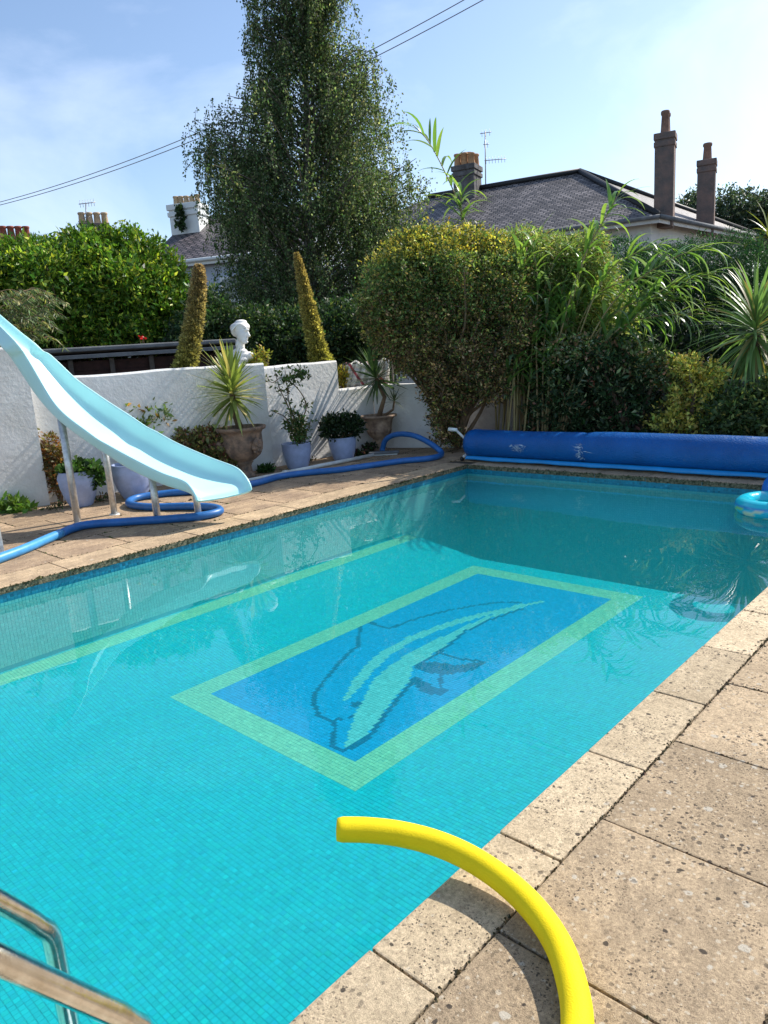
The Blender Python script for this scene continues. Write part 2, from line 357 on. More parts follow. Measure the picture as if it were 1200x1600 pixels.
slabcache = {}
def slab_mesh(w, l, t=0.05, edge=None, m=None, mat2=None):
    key = (round(w, 3), round(l, 3), round(t, 3), edge, m.name)
    if key in slabcache: return slabcache[key]
    bm = bmesh.new()
    bmesh.ops.create_cube(bm, size=1.0)
    bmesh.ops.scale(bm, vec=(w, l, t), verts=bm.verts)
    bmesh.ops.bevel(bm, geom=[e for e in bm.edges], offset=0.0055, segments=2, affect='EDGES', profile=0.6)
    me = bpy.data.meshes.new('slab'); 
    me.materials.append(m)
    if mat2 is not None:
        me.materials.append(mat2)
        for f in bm.faces:
            n = f.normal
            if edge == '+x' and n.x > 0.6 or edge == '-x' and n.x < -0.6 or edge == '-y' and n.y < -0.6: f.material_index = 1
    bm.to_mesh(me); bm.free(); slabcache[key] = me; return me
def lay(name, x0, x1, y0, y1, m, t=0.05, edge=None, mat2=None, gap=0.007, tilt=0.0022):
    w, l = x1-x0-gap, y1-y0-gap
    if w < 0.04 or l < 0.04: return
    o = put(name, slab_mesh(w, l, t, edge, m, mat2), None, deck, ((x0+x1)/2, (y0+y1)/2, -t/2+random.uniform(-.0025, .0015)),
            (random.uniform(-tilt, tilt), random.uniform(-tilt, tilt), random.uniform(-.003, .003)))
    return o
# right hand coping and slabs
ys = [1.10+0.601*k for k in range(-2, 12)]
ys = [YN] + [y for y in ys if YN+.1 < y < YF-.1] + [YF]
for a, b in zip(ys[:-1], ys[1:]): lay('coping_stone', XR-0.012, XRO, a, b, M_cope, 0.055, '-x', M_cope)
for i in range(6):
    x0 = XRO+0.62*i
    off = 0.0 if i % 2 == 0 else 0.0
    for k in range(-5, 13):
        y0 = 1.358+0.6013*k+off
        if y0 > 9.0: continue
        lay('paving_slab', x0, x0+0.62, y0, min(y0+0.6013, 9.15), M_slab, 0.05)
# left hand coping and slabs
yl = [YN-0.22+0.606*k for k in range(0, 13)]
yl = [y for y in yl if y < YF] + [YF+.05]
for a, b in zip(yl[:-1], yl[1:]): lay('coping_stone', XLO, XL+0.018, a, b, M_cope_left, 0.052, '+x', M_moss)
for i in range(5):
    x1 = XLO-0.61*i
    for k in range(-2, 16):
        y0 = YN-0.1+0.606*k + (0.3 if i % 2 else 0)
        lay('paving_slab', x1-0.61, x1, y0, y0+0.606, M_slab_left, 0.05)
# far coping and slabs, near coping and slabs
xs = [XL+0.02+0.6*k for k in range(0, 8)]; xs = [x for x in xs if x < XR-0.1] + [XR-.012]
for a, b in zip(xs[:-1], xs[1:]): lay('coping_stone', a, b, YF-0.014, YF+0.26, M_cope_left, 0.052, '-y', M_moss)
for i in range(2):
    for k in range(0, 9):
        lay('paving_slab', XLO+0.61*k, XLO+0.61*(k+1) if k < 8 else XRO, YF+0.26+0.6*i, YF+0.26+0.6*(i+1), M_slab_left, 0.05)
for a, b in zip(xs[:-1], xs[1:]):
    lay('coping_stone', a, b, YN-0.22, YN+0.012, M_cope, 0.055)
    for k in range(2): lay('paving_slab', a, b, YN-0.82-.6*k, YN-0.22-.6*k, M_slab, 0.05)

def moss(name, lines, per_m, size, cols_m, spread, z=0.0, label=None):
    V = []; C = []
    for (x0, y0, x1, y1) in lines:
        ln = math.hypot(x1-x0, y1-y0); n = int(ln*per_m); t_ = rng.random(n)
        w = 0.5+0.5*np.sin(t_*ln*3.1+x0*7)*np.sin(t_*ln*7.7+y0*3); keep = rng.random(n) < .25+.75*w; t_ = t_[keep]; n = len(t_)
        nx_, ny_ = -(y1-y0)/ln, (x1-x0)/ln; o_ = rng.normal(0, spread, n)
        X = x0+(x1-x0)*t_+nx_*o_; Y = y0+(y1-y0)*t_+ny_*o_; s_ = size*np.exp(rng.normal(0, .5, n)); a_ = rng.random(n)*6.28
        base = np.stack([X, Y, np.full(n, z-.004)], 1)
        c4 = [base+np.stack([np.cos(a_+k*1.5708)*s_*(1+.3*(k % 2)), np.sin(a_+k*1.5708)*s_, np.zeros(n)], 1) for k in range(4)]
        apex = base+np.stack([s_*.2, s_*.1, .004+s_*.55], 1)
        for k in range(4): V.append(np.stack([c4[k], c4[(k+1) % 4], apex, apex], 1)); C.append(vary(cols_m[0], n, .35, alt=cols_m[1], altp=.4))
    me = quads_mesh(name, np.concatenate(V), np.concatenate(C)); o = put(name, me, M_mossc, deck); o['kind'] = 'stuff'
    return o
M_mossc = attrmat('moss_tuft', .95, .1)
jl = [(XRO, -1, XRO, 9)]+[(XRO, 1.358+.6013*k, 2.5, 1.358+.6013*k) for k in range(-4, 12)]+[(XR, y, XRO, y) for y in ys]+[(XRO+.62*i, -1, XRO+.62*i, 9) for i in (1, 2, 3)]
moss('joint_moss', jl, 90, .0030, ((.075, .058, .032), (.13, .10, .06)), .0035)
moss('joint_moss', [(XRO, -1, XRO, 9)], 230, .0032, ((.065, .058, .026), (.15, .12, .07)), .010)
moss('edge_moss', [(XL+.010, YN, XL+.010, YF)], 420, .0060, ((.060, .060, .025), (.025, .028, .012)), .011)
moss('edge_moss', [(XL, YF-.008, XR, YF-.008)], 300, .0065, ((.10, .095, .055), (.04, .04, .02)), .012)
jl2 = [(XLO-.61*i, -1, XLO-.61*i, 9) for i in range(0, 5)]+[(XLO-.61*(i+1), YN-.1+.606*k+(.3 if i % 2 else 0), XLO-.61*i, YN-.1+.606*k+(.3 if i % 2 else 0)) for i in range(5) for k in range(0, 15)]
moss('joint_moss', jl2, 120, .005, ((.05, .038, .022), (.07, .08, .03)), .006)

# ------------------------------------------------------------------ pool basin + mosaic tiles
TS = 0.026
mb = MB()
xsn = [XL, -5.45, -4.62, XR]
for a, b in zip(xsn[:-1], xsn[1:]):
    for ya, yb in ((YN, 6.35), (6.35, YF)):
        mb.add([(a, ya, fz2(a, ya)), (b, ya, fz2(b, ya)), (b, yb, fz2(b, yb)), (a, yb, fz2(a, yb))], [(0, 1, 2, 3)])
zt = -0.012
mb.add([(XL, YN, zt), (XL, YF, zt), (XL, YF, -1.8), (XL, YN, -1.8)], [(0, 1, 2, 3)])
mb.add([(XR, YN, zt), (XR, YF, zt), (XR, YF, -1.9), (XR, YN, -1.9)], [(3, 2, 1, 0)])
for y in (YN, YF):
    mb.add([(XL, y, zt), (XR, y, zt), (XR, y, -1.9), (XL, y, -1.9)], [(0, 1, 2, 3)])
basin = tag(mb.build('pool_basin', M_grout), 'turquoise tiled swimming pool basin with a dolphin mosaic on its floor', None, None, 'structure')

C_TURQ = np.array([0.003, 0.43, 0.47]); C_BAND = np.array([0.20, 0.55, 0.32]); C_BLUE = np.array([0.002, 0.285, 0.56])
C_LIGHT = np.array([0.12, 0.50, 0.48]); C_DARK = np.array([0.003, 0.095, 0.23]); C_WL = np.array([0.012, 0.19, 0.29])

def tiles(name, O, U, V, nu, nv, cols, mask, zfun=None, gap=0.0026, h=0.0016, kind='stuff'):
    O, U, V = map(lambda a: np.array(a, float), (O, U, V)); Nn = np.cross(U, V)
    iu, iv = np.meshgrid(np.arange(nu), np.arange(nv), indexing='ij')
    sel = mask; iu, iv = iu[sel], iv[sel]; c = cols[sel]; n = len(iu)
    if n == 0: return
    g = gap/2/TS
    lift = rng.normal(0, 0.0003, n)
    def P(a, b, hh):
        p = O + (iu+a)[:, None]*TS*U + (iv+b)[:, None]*TS*V
        if zfun is not None: p[:, 2] = zfun(p[:, 0], p[:, 1])
        return p + (hh+lift)[:, None]*Nn
    hv = np.full(n, h); h0 = np.full(n, -0.0005)
    jit = rng.normal(0, 0.02, (4, 2, n))
    t = [P(a+jit[k, 0], b+jit[k, 1], hv) for k, (a, b) in enumerate(((g, g), (1-g, g), (1-g, 1-g), (g, 1-g)))]
    l = [P(a, b, h0) for (a, b) in ((g/2, g/2), (1-g/2, g/2), (1-g/2, 1-g/2), (g/2, 1-g/2))]
    Q = [np.stack(t, 1)] + [np.stack([l[k], l[(k+1) % 4], t[(k+1) % 4], t[k]], 1) for k in range(4)]
    me = quads_mesh(name, np.concatenate(Q, 0), np.concatenate([c]*5, 0))
    o = put(name, me, M_tile, basin); o['kind'] = kind; return o

def in_poly(px, py, poly):
    poly = np.array(poly); ins = np.zeros(px.shape, bool); j = len(poly)-1
    for i in range(len(poly)):
        xi, yi = poly[i]; xj, yj = poly[j]
        c = ((yi > py) != (yj > py)) & (px < (xj-xi)*(py-yi)/(yj-yi+1e-12)+xi); ins ^= c; j = i
    return ins
def near_line(px, py, line, w):
    m = np.zeros(px.shape, bool)
    for (a, b) in zip(line[:-1], line[1:]):
        a = np.array(a); b = np.array(b); d = b-a; t = np.clip(((px-a[0])*d[0]+(py-a[1])*d[1])/(d@d+1e-12), 0, 1)
        m |= np.hypot(px-a[0]-t*d[0], py-a[1]-t*d[1]) < w
    return m
def W2(pts): return [tuple(onz(x, y, -0.80)[:2]) for x, y in pts]
outline = W2([(815, 942), (782, 941), (750, 945), (700, 954), (675, 960), (650, 967), (630, 974), (610, 982), (590, 977), (572, 970), (563, 978), (561, 995), (560, 1010), (545, 1020), (525, 1042), (505, 1065), (492, 1085), (490, 1100), (500, 1120), (520, 1127), (532, 1123)])
mouth = W2([(542, 1122), (560, 1114)])
beak = W2([(522, 1128), (524, 1140), (520, 1152), (519, 1165), (537, 1173), (552, 1167), (579, 1149), (602, 1117), (622, 1092), (642, 1067)])
belly_line = W2([(652, 1040), (697, 1012), (727, 986), (762, 970), (817, 951)])
belly = W2([(537, 1171), (545, 1145), (555, 1115), (572, 1085), (580, 1065), (610, 1040), (640, 1020), (680, 1000), (725, 979), (770, 960), (815, 942), (817, 949), (770, 965), (725, 986), (695, 1010), (645, 1042), (640, 1065), (610, 1098), (592, 1125), (570, 1150)])
stripe = W2([(535, 1096), (550, 1065), (575, 1035), (600, 1015), (640, 994), (680, 979), (720, 966), (770, 954), (850, 938), (850, 941), (770, 959), (720, 974), (680, 987), (640, 1005), (610, 1024), (585, 1047), (565, 1072), (545, 1092)])
fin1 = W2([(650, 1036), (680, 1034), (712, 1040), (760, 1032), (745, 1046), (700, 1055), (672, 1052), (650, 1046)])
fin2 = W2([(637, 1062), (650, 1056), (672, 1070), (702, 1080), (690, 1088), (662, 1083)])
finl = [W2([(687, 1020), (720, 1030), (748, 1033)]), W2([(688, 1052), (689, 1080)]), W2([(652, 1036), (690, 1020)])]
eye = W2([(556, 1101)])[0]

nu, nv = int(round((XR-XL)/TS)), int((YF-YN)/TS)
TSx = (XR-XL)/nu
iu, iv = np.meshgrid(np.arange(nu), np.arange(nv), indexing='ij')
cx = XL + (iu+.5)*TS; cyy = YN + (iv+.5)*TS
cols = np.repeat(np.repeat(C_TURQ[None, None], nu, 0), nv, 1)
cols = cols*np.exp(rng.normal(0, .055, (nu, nv, 1)))*np.exp(rng.normal(0, .035, (nu, nv, 3)))
BX0, BX1, BY0, BY1, BW = -4.535, -2.635, 2.38, 6.10, 0.205
outer = (cx > BX0) & (cx < BX1) & (cyy > BY0) & (cyy < BY1)
inner = (cx > BX0+BW) & (cx < BX1-BW) & (cyy > BY0+BW) & (cyy < BY1-BW)
leftband = (cx > XL+0.03) & (cx < XL+0.20)
band = (outer & ~inner) | leftband
cv = np.exp(rng.normal(0, .07, (nu, nv, 1)))
pal = np.where(band[..., None], C_BAND*cv, cols)
lightm = (in_poly(cx, cyy, belly) | in_poly(cx, cyy, stripe)) & inner
darkm = (near_line(cx, cyy, outline, .0165) | near_line(cx, cyy, mouth, .015) | near_line(cx, cyy, beak, .0165) | near_line(cx, cyy, belly_line, .0155) |
         in_poly(cx, cyy, fin1) | in_poly(cx, cyy, fin2) | (np.hypot(cx-eye[0], cyy-eye[1]) < .043))
for l in finl: darkm |= near_line(cx, cyy, l, .015)
darkm &= inner & ~lightm
pal = np.where(inner[..., None], C_BLUE*cv, pal); pal = np.where(lightm[..., None], C_LIGHT*cv, pal); pal = np.where(darkm[..., None], C_DARK*cv, pal)
field = ~band & ~inner
O = (XL, YN, 0)
for nm, mk in (('floor_tiles', field), ('border_tiles', band), ('panel_tiles', inner & ~lightm & ~darkm), ('dolphin_tiles', lightm | darkm)):
    tiles(nm, O, (1, 0, 0), (0, 1, 0), nu, nv, pal, mk, fz2)
# walls: rows counted downwards from the coping
def wall_tiles(O, U, n, depth):
    nr = int(depth/TS)
    c = np.repeat(np.repeat(np.array([0.17, 0.50, 0.46])[None, None], n, 0), nr, 1)*np.exp(rng.normal(0, .05, (n, nr, 1)))
    r = np.arange(nr); wl_ = (r < 4)[None, :] & np.ones((n, 1), bool)
    c = np.where(wl_[..., None], C_WL*np.exp(rng.normal(0, .16, (n, nr, 1))), c)
    V = (0, 0, -1)
    tiles('waterline_tiles', O, U, V, n, nr, c, wl_); tiles('wall_tiles', O, U, V, n, nr, c, ~wl_)
wall_tiles((XL, YF, -.014), (0, -1, 0), 52, 1.55)
wall_tiles((XL, YF-52*TS, -.014), (0, -1, 0), nv-52, .62)
wall_tiles((XR, YN, -.014), (0, 1, 0), nv, .78)
wall_tiles((XR, YF, -.014), (-1, 0, 0), nu, 1.55)
wall_tiles((XL, YN, -.014), (1, 0, 0), nu, .62)

# water
m, nt, b = nodes_mat('pool_water'); L = nt.links
nt.nodes.remove(b)
tr = N(nt, 'ShaderNodeBsdfTransparent'); tr.inputs['Color'].default_value = (0.86, 0.985, 0.99, 1)
gl = N(nt, 'ShaderNodeBsdfGlossy'); gl.inputs['Roughness'].default_value = 0.0; gl.inputs['Color'].default_value = (1, 1, 1, 1)
fr = N(nt, 'ShaderNodeFresnel', IOR=1.33)
g = N(nt, 'ShaderNodeNewGeometry')
io = N(nt, 'ShaderNodeMapRange'); io.inputs['To Min'].default_value = 1.33; io.inputs['To Max'].default_value = 1/1.33
L.new(g.outputs['Backfacing'], io.inputs['Value']); L.new(io.outputs[0], fr.inputs['IOR'])
wmp = N(nt, 'ShaderNodeMapping'); wmp.inputs['Scale'].default_value = (1.0, 1.0, 1.0); L.new(g.outputs['Position'], wmp.inputs['Vector'])
wn1 = N(nt, 'ShaderNodeTexNoise', Scale=1.7, Detail=2.0, Roughness=0.45); L.new(wmp.outputs[0], wn1.inputs['Vector'])
wn2 = N(nt, 'ShaderNodeTexNoise', Scale=9.0, Detail=2.0, Roughness=0.5); L.new(wmp.outputs[0], wn2.inputs['Vector'])
wsc = N(nt, 'ShaderNodeMath', operation='MULTIPLY'); wsc.inputs[1].default_value = 0.07; L.new(wn2.outputs['Fac'], wsc.inputs[0])
wad = N(nt, 'ShaderNodeMath', operation='ADD'); L.new(wn1.outputs['Fac'], wad.inputs[0]); L.new(wsc.outputs[0], wad.inputs[1])
bp = N(nt, 'ShaderNodeBump', Strength=1.0, Distance=0.0022); L.new(wad.outputs[0], bp.inputs['Height'])
L.new(bp.outputs[0], gl.inputs['Normal']); L.new(bp.outputs[0], fr.inputs['Normal'])
ms = N(nt, 'ShaderNodeMixShader'); L.new(fr.outputs[0], ms.inputs[0]); L.new(tr.outputs[0], ms.inputs[1]); L.new(gl.outputs[0], ms.inputs[2])
L.new(ms.outputs[0], nt.nodes['Material Output'].inputs['Surface'])
vs_ = N(nt, 'ShaderNodeVolumeScatter', Density=0.19); vs_.inputs['Color'].default_value = (0.03, 0.84, 0.92, 1)
va_ = N(nt, 'ShaderNodeVolumeAbsorption', Density=0.24); va_.inputs['Color'].default_value = (0.05, 0.88, 0.95, 1)
vad = N(nt, 'ShaderNodeAddShader'); L.new(vs_.outputs[0], vad.inputs[0]); L.new(va_.outputs[0], vad.inputs[1])
L.new(vad.outputs[0], nt.nodes['Material Output'].inputs['Volume'])
mb = MB()
wx0, wx1, wy0, wy1, wz0 = XL-.006, XR+.006, YN-.006, YF+.006, -2.0
mb.add([(x, y, z) for z in (wz0, WZ) for (x, y) in ((wx0, wy0), (wx1, wy0), (wx1, wy1), (wx0, wy1))], [(3, 2, 1, 0), (4, 5, 6, 7), (0, 1, 5, 4), (1, 2, 6, 5), (2, 3, 7, 6), (3, 0, 4, 7)])
_unused = MB(); _unused.add([(XL+.001, YN+.001, WZ), (XR-.001, YN+.001, WZ), (XR-.001, YF-.001, WZ), (XL+.001, YF-.001, WZ)], [(0, 1, 2, 3)])
tag(mb.build('pool_water', m), 'still clear turquoise water of the swimming pool', None, None, 'structure')

# ------------------------------------------------------------------ garden walls
def wall(name, label, A, B, z1, th, m, z0=-0.05, seed=1, cat='wall', top=None):
    """rendered wall with an uneven top; face on line A-B, thickness away from the pool (left of A->B)"""
    A, B = np.array(A, float), np.array(B, float); d = B-A; Ln = np.linalg.norm(d); u = d/Ln; nrm = np.array([-u[1], u[0]])
    n = max(6, int(Ln/0.14)); r = np.random.default_rng(seed); w = np.convolve(r.normal(0, .012, n+5), np.ones(4)/4, 'same')[:n+1]
    mb = MB(); vs = []
    for i in range(n+1):
        p = A+u*Ln*i/n; z = z1 + w[i] + (top(i/n) if top else 0); q = p+nrm*th
        ip = p+nrm*0.02; iq = q-nrm*0.02
        vs += [(p[0], p[1], z0), (p[0], p[1], z-.025), (ip[0], ip[1], z), (iq[0], iq[1], z), (q[0], q[1], z-.025), (q[0], q[1], z0)]
    fs = []
    for i in range(n):
        for k in range(5): fs.append((i*6+k, i*6+k+1, (i+1)*6+k+1, (i+1)*6+k))
    fs.append(tuple(range(5, -1, -1))); fs.append(tuple(n*6+k for k in range(6)))
    mb.add(vs, fs); o = mb.build(name, m); return tag(o, label, cat)
wall('garden_wall', 'tallest white rendered wall behind the top of the slide, at the left', (-9.62, 0.2), (-8.82, 3.47), 1.86, 0.24, M_white, seed=3)
wall('garden_wall', 'long rough white wall behind the slide and the potted yucca', (-8.98, 3.48), (-8.22, 6.42), 1.49, 0.22, M_white, seed=4)
wall('garden_wall', 'white wall section behind the two pale blue pots, set back slightly', (-8.28, 6.425), (-8.22, 7.82), 1.435, 0.20, M_white, seed=5)
wall('garden_wall', 'low white wall behind the small urn with spiky plants', (-8.22, 7.825), (-8.15, 8.50), 1.00, 0.20, M_white, seed=6)
wall('garden_wall', 'low shaded white wall ending behind the huge rounded bush', (-8.13, 8.49), (-6.75, 8.95), 1.01, 0.20, M_white, seed=7)
M_whitegrey = mat('grey_white_render', (0.42, 0.42, 0.43), 0.9, bump=0.02, bscale=22, col2=(0.28, 0.28, 0.28), vscale=3)
wall('boundary_wall', 'low pale grey wall half hidden behind the shrubs at the far end', (2.6, 11.0), (-7.1, 9.55), 0.86, -0.22, M_whitegrey, seed=8)

# ------------------------------------------------------------------ slide
t = thing('pool_slide', 'curved pale aqua water slide on steel posts at the left side of the pool', 'slide', (-6.9, 3.5, 0))
def rel(p, o): return (p[0]-o.location.x, p[1]-o.location.y, p[2]-o.location.z)
# stations: position of the near lower edge (x, y, z), heading of the chute, near and far side heights
CT = [(-60, 480, 2.74, 58, .14, .14), (0, 541, 2.80, 52, .145, .145), (19, 564, 2.88, 44, .15, .165), (56, 620, 3.01, 29, .15, .19), (90, 657.5, 3.09, 17, .125, .205), (131, 689, 3.20, 11, .125, .21), (163, 710, 3.32, 7, .13, .21),
      (200, 734, 3.42, 3, .15, .21), (250, 757, 3.56, -2, .135, .20), (288, 769, 3.68, -7, .12, .17), (302, 777, 3.68, -9, .075, .11), (308, 786, 3.68, -10, .022, .03)]
st = smooth_path([list(ony(x, y, Y))+[h, hn, hf] for x, y, Y, h, hn, hf in CT], 5)
nL = len(st); mb = MB(); rows = []
for i, q_ in enumerate(st):
    p = q_[:3]; d = st[min(i+1, nL-1)][:3]-st[max(i-1, 0)][:3]; ah = math.radians(q_[3]); per = np.array([-math.sin(ah), math.cos(ah), 0]); tg = unit(d)
    nn = unit(np.cross(tg, -per)); nn = nn*(1 if nn[2] > 0 else -1); Hn, Hf = q_[4], q_[5]
    s = i/(nL-1); wd = 0.50+0.06*s; end = max(0.0, (s-0.88)/0.12); fl = 0.035*(1-end)+0.010*end
    def S(u, h): return p + per*(u*wd) + nn*h
    k1, k2 = min(1, Hn/.1), min(1, Hf/.12)
    sec = [(0.0, 0.0), (-0.012, Hn*0.5), (-0.03, Hn*.88), (-0.025, Hn), (0.0, Hn+0.006), (0.022, Hn), (0.030, Hn*.85), (0.05, fl+0.045*k1), (0.085, fl+.015*k1), (0.16, fl),
           (0.5, fl-0.006), (0.84, fl), (0.915, fl+.018*k2), (0.95, fl+0.06*k2), (0.97, Hf*.88), (0.978, Hf), (1.0, Hf+0.008), (1.025, Hf), (1.03, Hf*.88), (1.012, Hf*0.5), (1.0, 0.0), (0.93, -0.004), (0.9, fl-.03), (0.5, fl-0.035), (0.1, fl-.03), (0.07, -0.004)]
    rows.append([S(u, h) for u, h in sec])
ns = len(rows[0]); vs = [rel(v, t) for r_ in rows for v in r_]; fs = []
for i in range(nL-1):
    for k in range(ns): fs.append((i*ns+k, (i+1)*ns+k, (i+1)*ns+(k+1) % ns, i*ns+(k+1) % ns))
fs.append(tuple(range(ns))); fs.append(tuple(range(nL*ns-1, (nL-1)*ns-1, -1)))
mb.add(vs, fs); o = mb.build('chute', M_slide, t, smooth=True)
e = o.modifiers.new('subsurf', 'SUBSURF'); e.levels = 1; e.render_levels = 1
for (x, y, h, rr) in ((-7.357, 3.14, 1.10, .036), (-7.441, 3.585, 1.04, .034), (-6.60, 3.62, 0.52, .036), (-6.29, 3.90, 0.40, .034)):
    mb = MB(); mb.tube([(0, 0, 0), (0, 0, h)], rr, 16)
    po = mb.build('post', M_steel, t, True, rel((x, y, 0), t))
    mb = MB(); mb.lathe([(0.0, .012), (.05, .012), (.06, 0.001)], n=16); mb.build('foot_plate', M_steel, po, True)

# short steel box at the left edge of the picture
t = thing('ladder_bracket', 'short square grey metal post standing on the deck at the left edge', 'post', (-6.82, 2.12, 0))
mb = MB(); mb.box((0, 0, .14), (.13, .16, .28)); mb.build('post_box', M_steel, t, bev=.006)
mb = MB(); mb.box((0, 0, .007), (.19, .22, .012)); mb.build('base_plate', M_steel, t, bev=.003)

# ------------------------------------------------------------------ pool ladder (bottom left)
t = thing('pool_ladder', 'polished steel pool ladder with two curved handrails at the bottom left', 'ladder', (-1.46, 0.2, 0))
def onx_(x, y, X): 
    r = ray(x, y); return CAM + r*(X/r[0])
A0 = onx_(60, 1443, -1.67); B0 = onx_(205, 1594, -1.25)
for (P0, far) in ((A0, onx_(-8, 1405, -1.67)), (B0, onx_(-8, 1497, -1.25))):
    d = unit(far-P0); corner = P0
    pts = [(P0[0], YN-0.16, 0.0), (P0[0], YN-0.16, far[2]*0.55+0.0)]
    Lr_ = (P0[1]+.30-YN)/abs(d[1])
    top = P0 + d*min(Lr_, .62)
    sp = smooth_path([np.array([top[0], top[1]-.10, 0.0]), np.array([top[0], top[1]-.10, top[2]*.6]), top+np.array([0, -.05, -.03]), top], 5)[:-1]
    sp += [top, top*.5+(P0+d*.06)*.5, P0+d*.075, P0+d*.05, P0+d*.025+np.array([0, 0, -.002]), P0+d*.004+np.array([0, .002, -.010]), P0+np.array([0, .014, -.028]), P0+np.array([0, .022, -.052]), P0+np.array([0, .024, -.08]), P0+np.array([0, .024, -.4]), P0+np.array([0, .024, -1.02])]
    mb = MB(); mb.tube([rel(q, t) for q in sp], .0235, 20); mb.build('handrail', M_chrome, t, True)
for z in (-0.17, -0.42, -0.66):
    mb = MB(); mb.box((-1.46-t.location.x, A0[1]+.03-t.location.y, z), (.40, .085, .03)); mb.build('step', M_plastic_w, t, bev=.01)

# ------------------------------------------------------------------ yellow noodle
NR = 0.0370
npx = [(527, 1296, .115), (575, 1297, .11), (625, 1303, .10), (680, 1317, .085), (735, 1341, .07), (790, 1378, .058), (838, 1425, .050), (873, 1478, .044), (893, 1535, .040), (902, 1592, .039), (897, 1660, .038), (870, 1740, .038)]
pts = smooth_path([onz(x, y, z) for x, y, z in npx], 6)
mb = MB(); mb.tube(pts, [NR*0.9]+[NR]*(len(pts)-2)+[NR*.9], 28)
o = mb.build('pool_noodle', M_yellow, None, True); tag(o, 'bright yellow foam pool noodle curving over the pool edge at the bottom', 'pool noodle')

# ------------------------------------------------------------------ hose, telescopic pole, brush
HR = 0.041
hp = [(-60, 893, HR), (0, 872, HR), (40, 857, HR), (84, 838, HR), (130, 821, HR), (200, 815, HR), (262, 811, HR), (315, 806, HR), (343, 799, HR), (334, 793, HR), (296, 791, HR), (232, 792, HR), (202, 787, HR), (213, 778, HR), (258, 771, HR), (300, 768, HR), (350, 764, HR), (398, 755, HR), (440, 744, HR), (485, 738, HR), (530, 734, HR), (580, 727, HR), (630, 720, HR), (672, 716, HR), (690, 709, HR+.01)]
pts = [onz(*q) for q in hp]
e0 = onz(690, 709, .05); e1 = np.array([-7.62, 8.07, 0.03])
for f, px, py in ((.18, 674, 694), (.42, 648, 681), (.66, 622, 678.5), (.85, 604, 686), (.97, 598, 700)):
    Y = e0[1]*(1-f)+e1[1]*f; pts.append(ony(px, py, Y+0.02))
pts.append(e1)
t = thing('vacuum_hose', 'long blue pool vacuum hose looping under the slide and across the left deck', 'hose', (-6.5, 4.5, 0))
sp = smooth_path(pts, 8)
k = 3*8+2
mb = MB(); mb.tube([rel(q, t) for q in sp[k:]], HR, 14); mb.build('hose_tube', M_hose, t, True)
mb = MB(); mb.tube([rel(q, t) for q in sp[:k+1]], HR*1.05, 14); o = mb.build('hose_sleeve', M_hose2, t, True); o['label'] = 'lighter blue end length of the hose'
t = thing('brush_pole', 'long white telescopic pole with a flat brush head lying along the deck', 'brush', (-7.6, 8.0, 0))
a, b_ = onz(385, 751, .03), onz(583, 711, .035); c_ = a+(b_-a)*.28
mb = MB(); mb.tube([rel(a, t), rel(c_, t)], .022, 12); mb.build('lower_tube', M_pole, t, True)
mb = MB(); mb.tube([rel(c_, t), rel(b_, t)], .027, 12); mb.build('upper_tube', M_pole, t, True)
mb = MB(); mb.tube([rel(c_-(b_-a)*.02, t), rel(c_+(b_-a)*.012, t)], .036, 12); mb.build('clamp_collar', M_pole, t, True)
c = onz(600, 707, .04)
mb = MB(); mb.box(rel(c, t), (.12, .46, .035), rz=-0.9); mb.build('brush_head', M_felt, t, bev=.012)
mb = MB(); mb.box(rel(c+[0, 0, -.018], t), (.07, .40, .04), rz=-0.9); mb.build('bristles', M_plastic_w, t)

# ------------------------------------------------------------------ cover reel
t = thing('cover_reel', 'wide roller wound with blue bubble pool cover across the far end', 'pool cover roller', (-3.4, 8.02, 0))
m, nt, b = nodes_mat('bubble_cover'); L = nt.links
g = N(nt, 'ShaderNodeNewGeometry'); v = N(nt, 'ShaderNodeTexVoronoi', Scale=70.0); L.new(g.outputs['Position'], v.inputs['Vector'])
bp = N(nt, 'ShaderNodeBump', Strength=1.0, Distance=0.006); bp.invert = True; L.new(v.outputs['Distance'], bp.inputs['Height']); L.new(bp.outputs[0], b.inputs['Normal'])
n1 = N(nt, 'ShaderNodeTexNoise', Scale=2.2, Detail=7.0, Roughness=0.65); L.new(g.outputs['Position'], n1.inputs['Vector'])
r1 = N(nt, 'ShaderNodeValToRGB'); r1.color_ramp.elements[0].position = .35; r1.color_ramp.elements[1].position = .72
r1.color_ramp.elements[0].color = (0.001, 0.075, 0.27, 1); r1.color_ramp.elements[1].color = (0.001, 0.112, 0.40, 1); L.new(n1.outputs['Fac'], r1.inputs['Fac'])
n2 = N(nt, 'ShaderNodeTexNoise', Scale=7.0, Detail=9.0, Roughness=0.75); L.new(g.outputs['Position'], n2.inputs['Vector'])
r2 = N(nt, 'ShaderNodeValToRGB'); r2.color_ramp.elements[0].position = .64; r2.color_ramp.elements[1].position = .70; r2.color_ramp.elements[0].color = (0, 0, 0, 1); r2.color_ramp.elements[1].color = (.6, .6, .6, 1); L.new(n2.outputs['Fac'], r2.inputs['Fac'])
x = N(nt, 'ShaderNodeMixRGB'); x.inputs['Color2'].default_value = (0.16, 0.17, 0.22, 1); L.new(r2.outputs[0], x.inputs['Fac']); L.new(r1.outputs[0], x.inputs['Color1'])
L.new(x.outputs[0], b.inputs['Base Color']); b.inputs['Roughness'].default_value = 0.30; b.inputs['Specular IOR Level'].default_value = .35
M_cover = m
M_flap = mat('light_blue_sheet', (0.006, 0.27, 0.66), 0.4, var=.15, vscale=5)
M_scuff = mat('pale_scuffed_film', (0.60, 0.66, 0.78), 0.45, bump=.01, bscale=60, var=.5, vscale=40)
X0, X1 = -5.90, -0.85; RC = 0.198; ZC = .228
mb = MB(); nx, na = 120, 48; vs = []
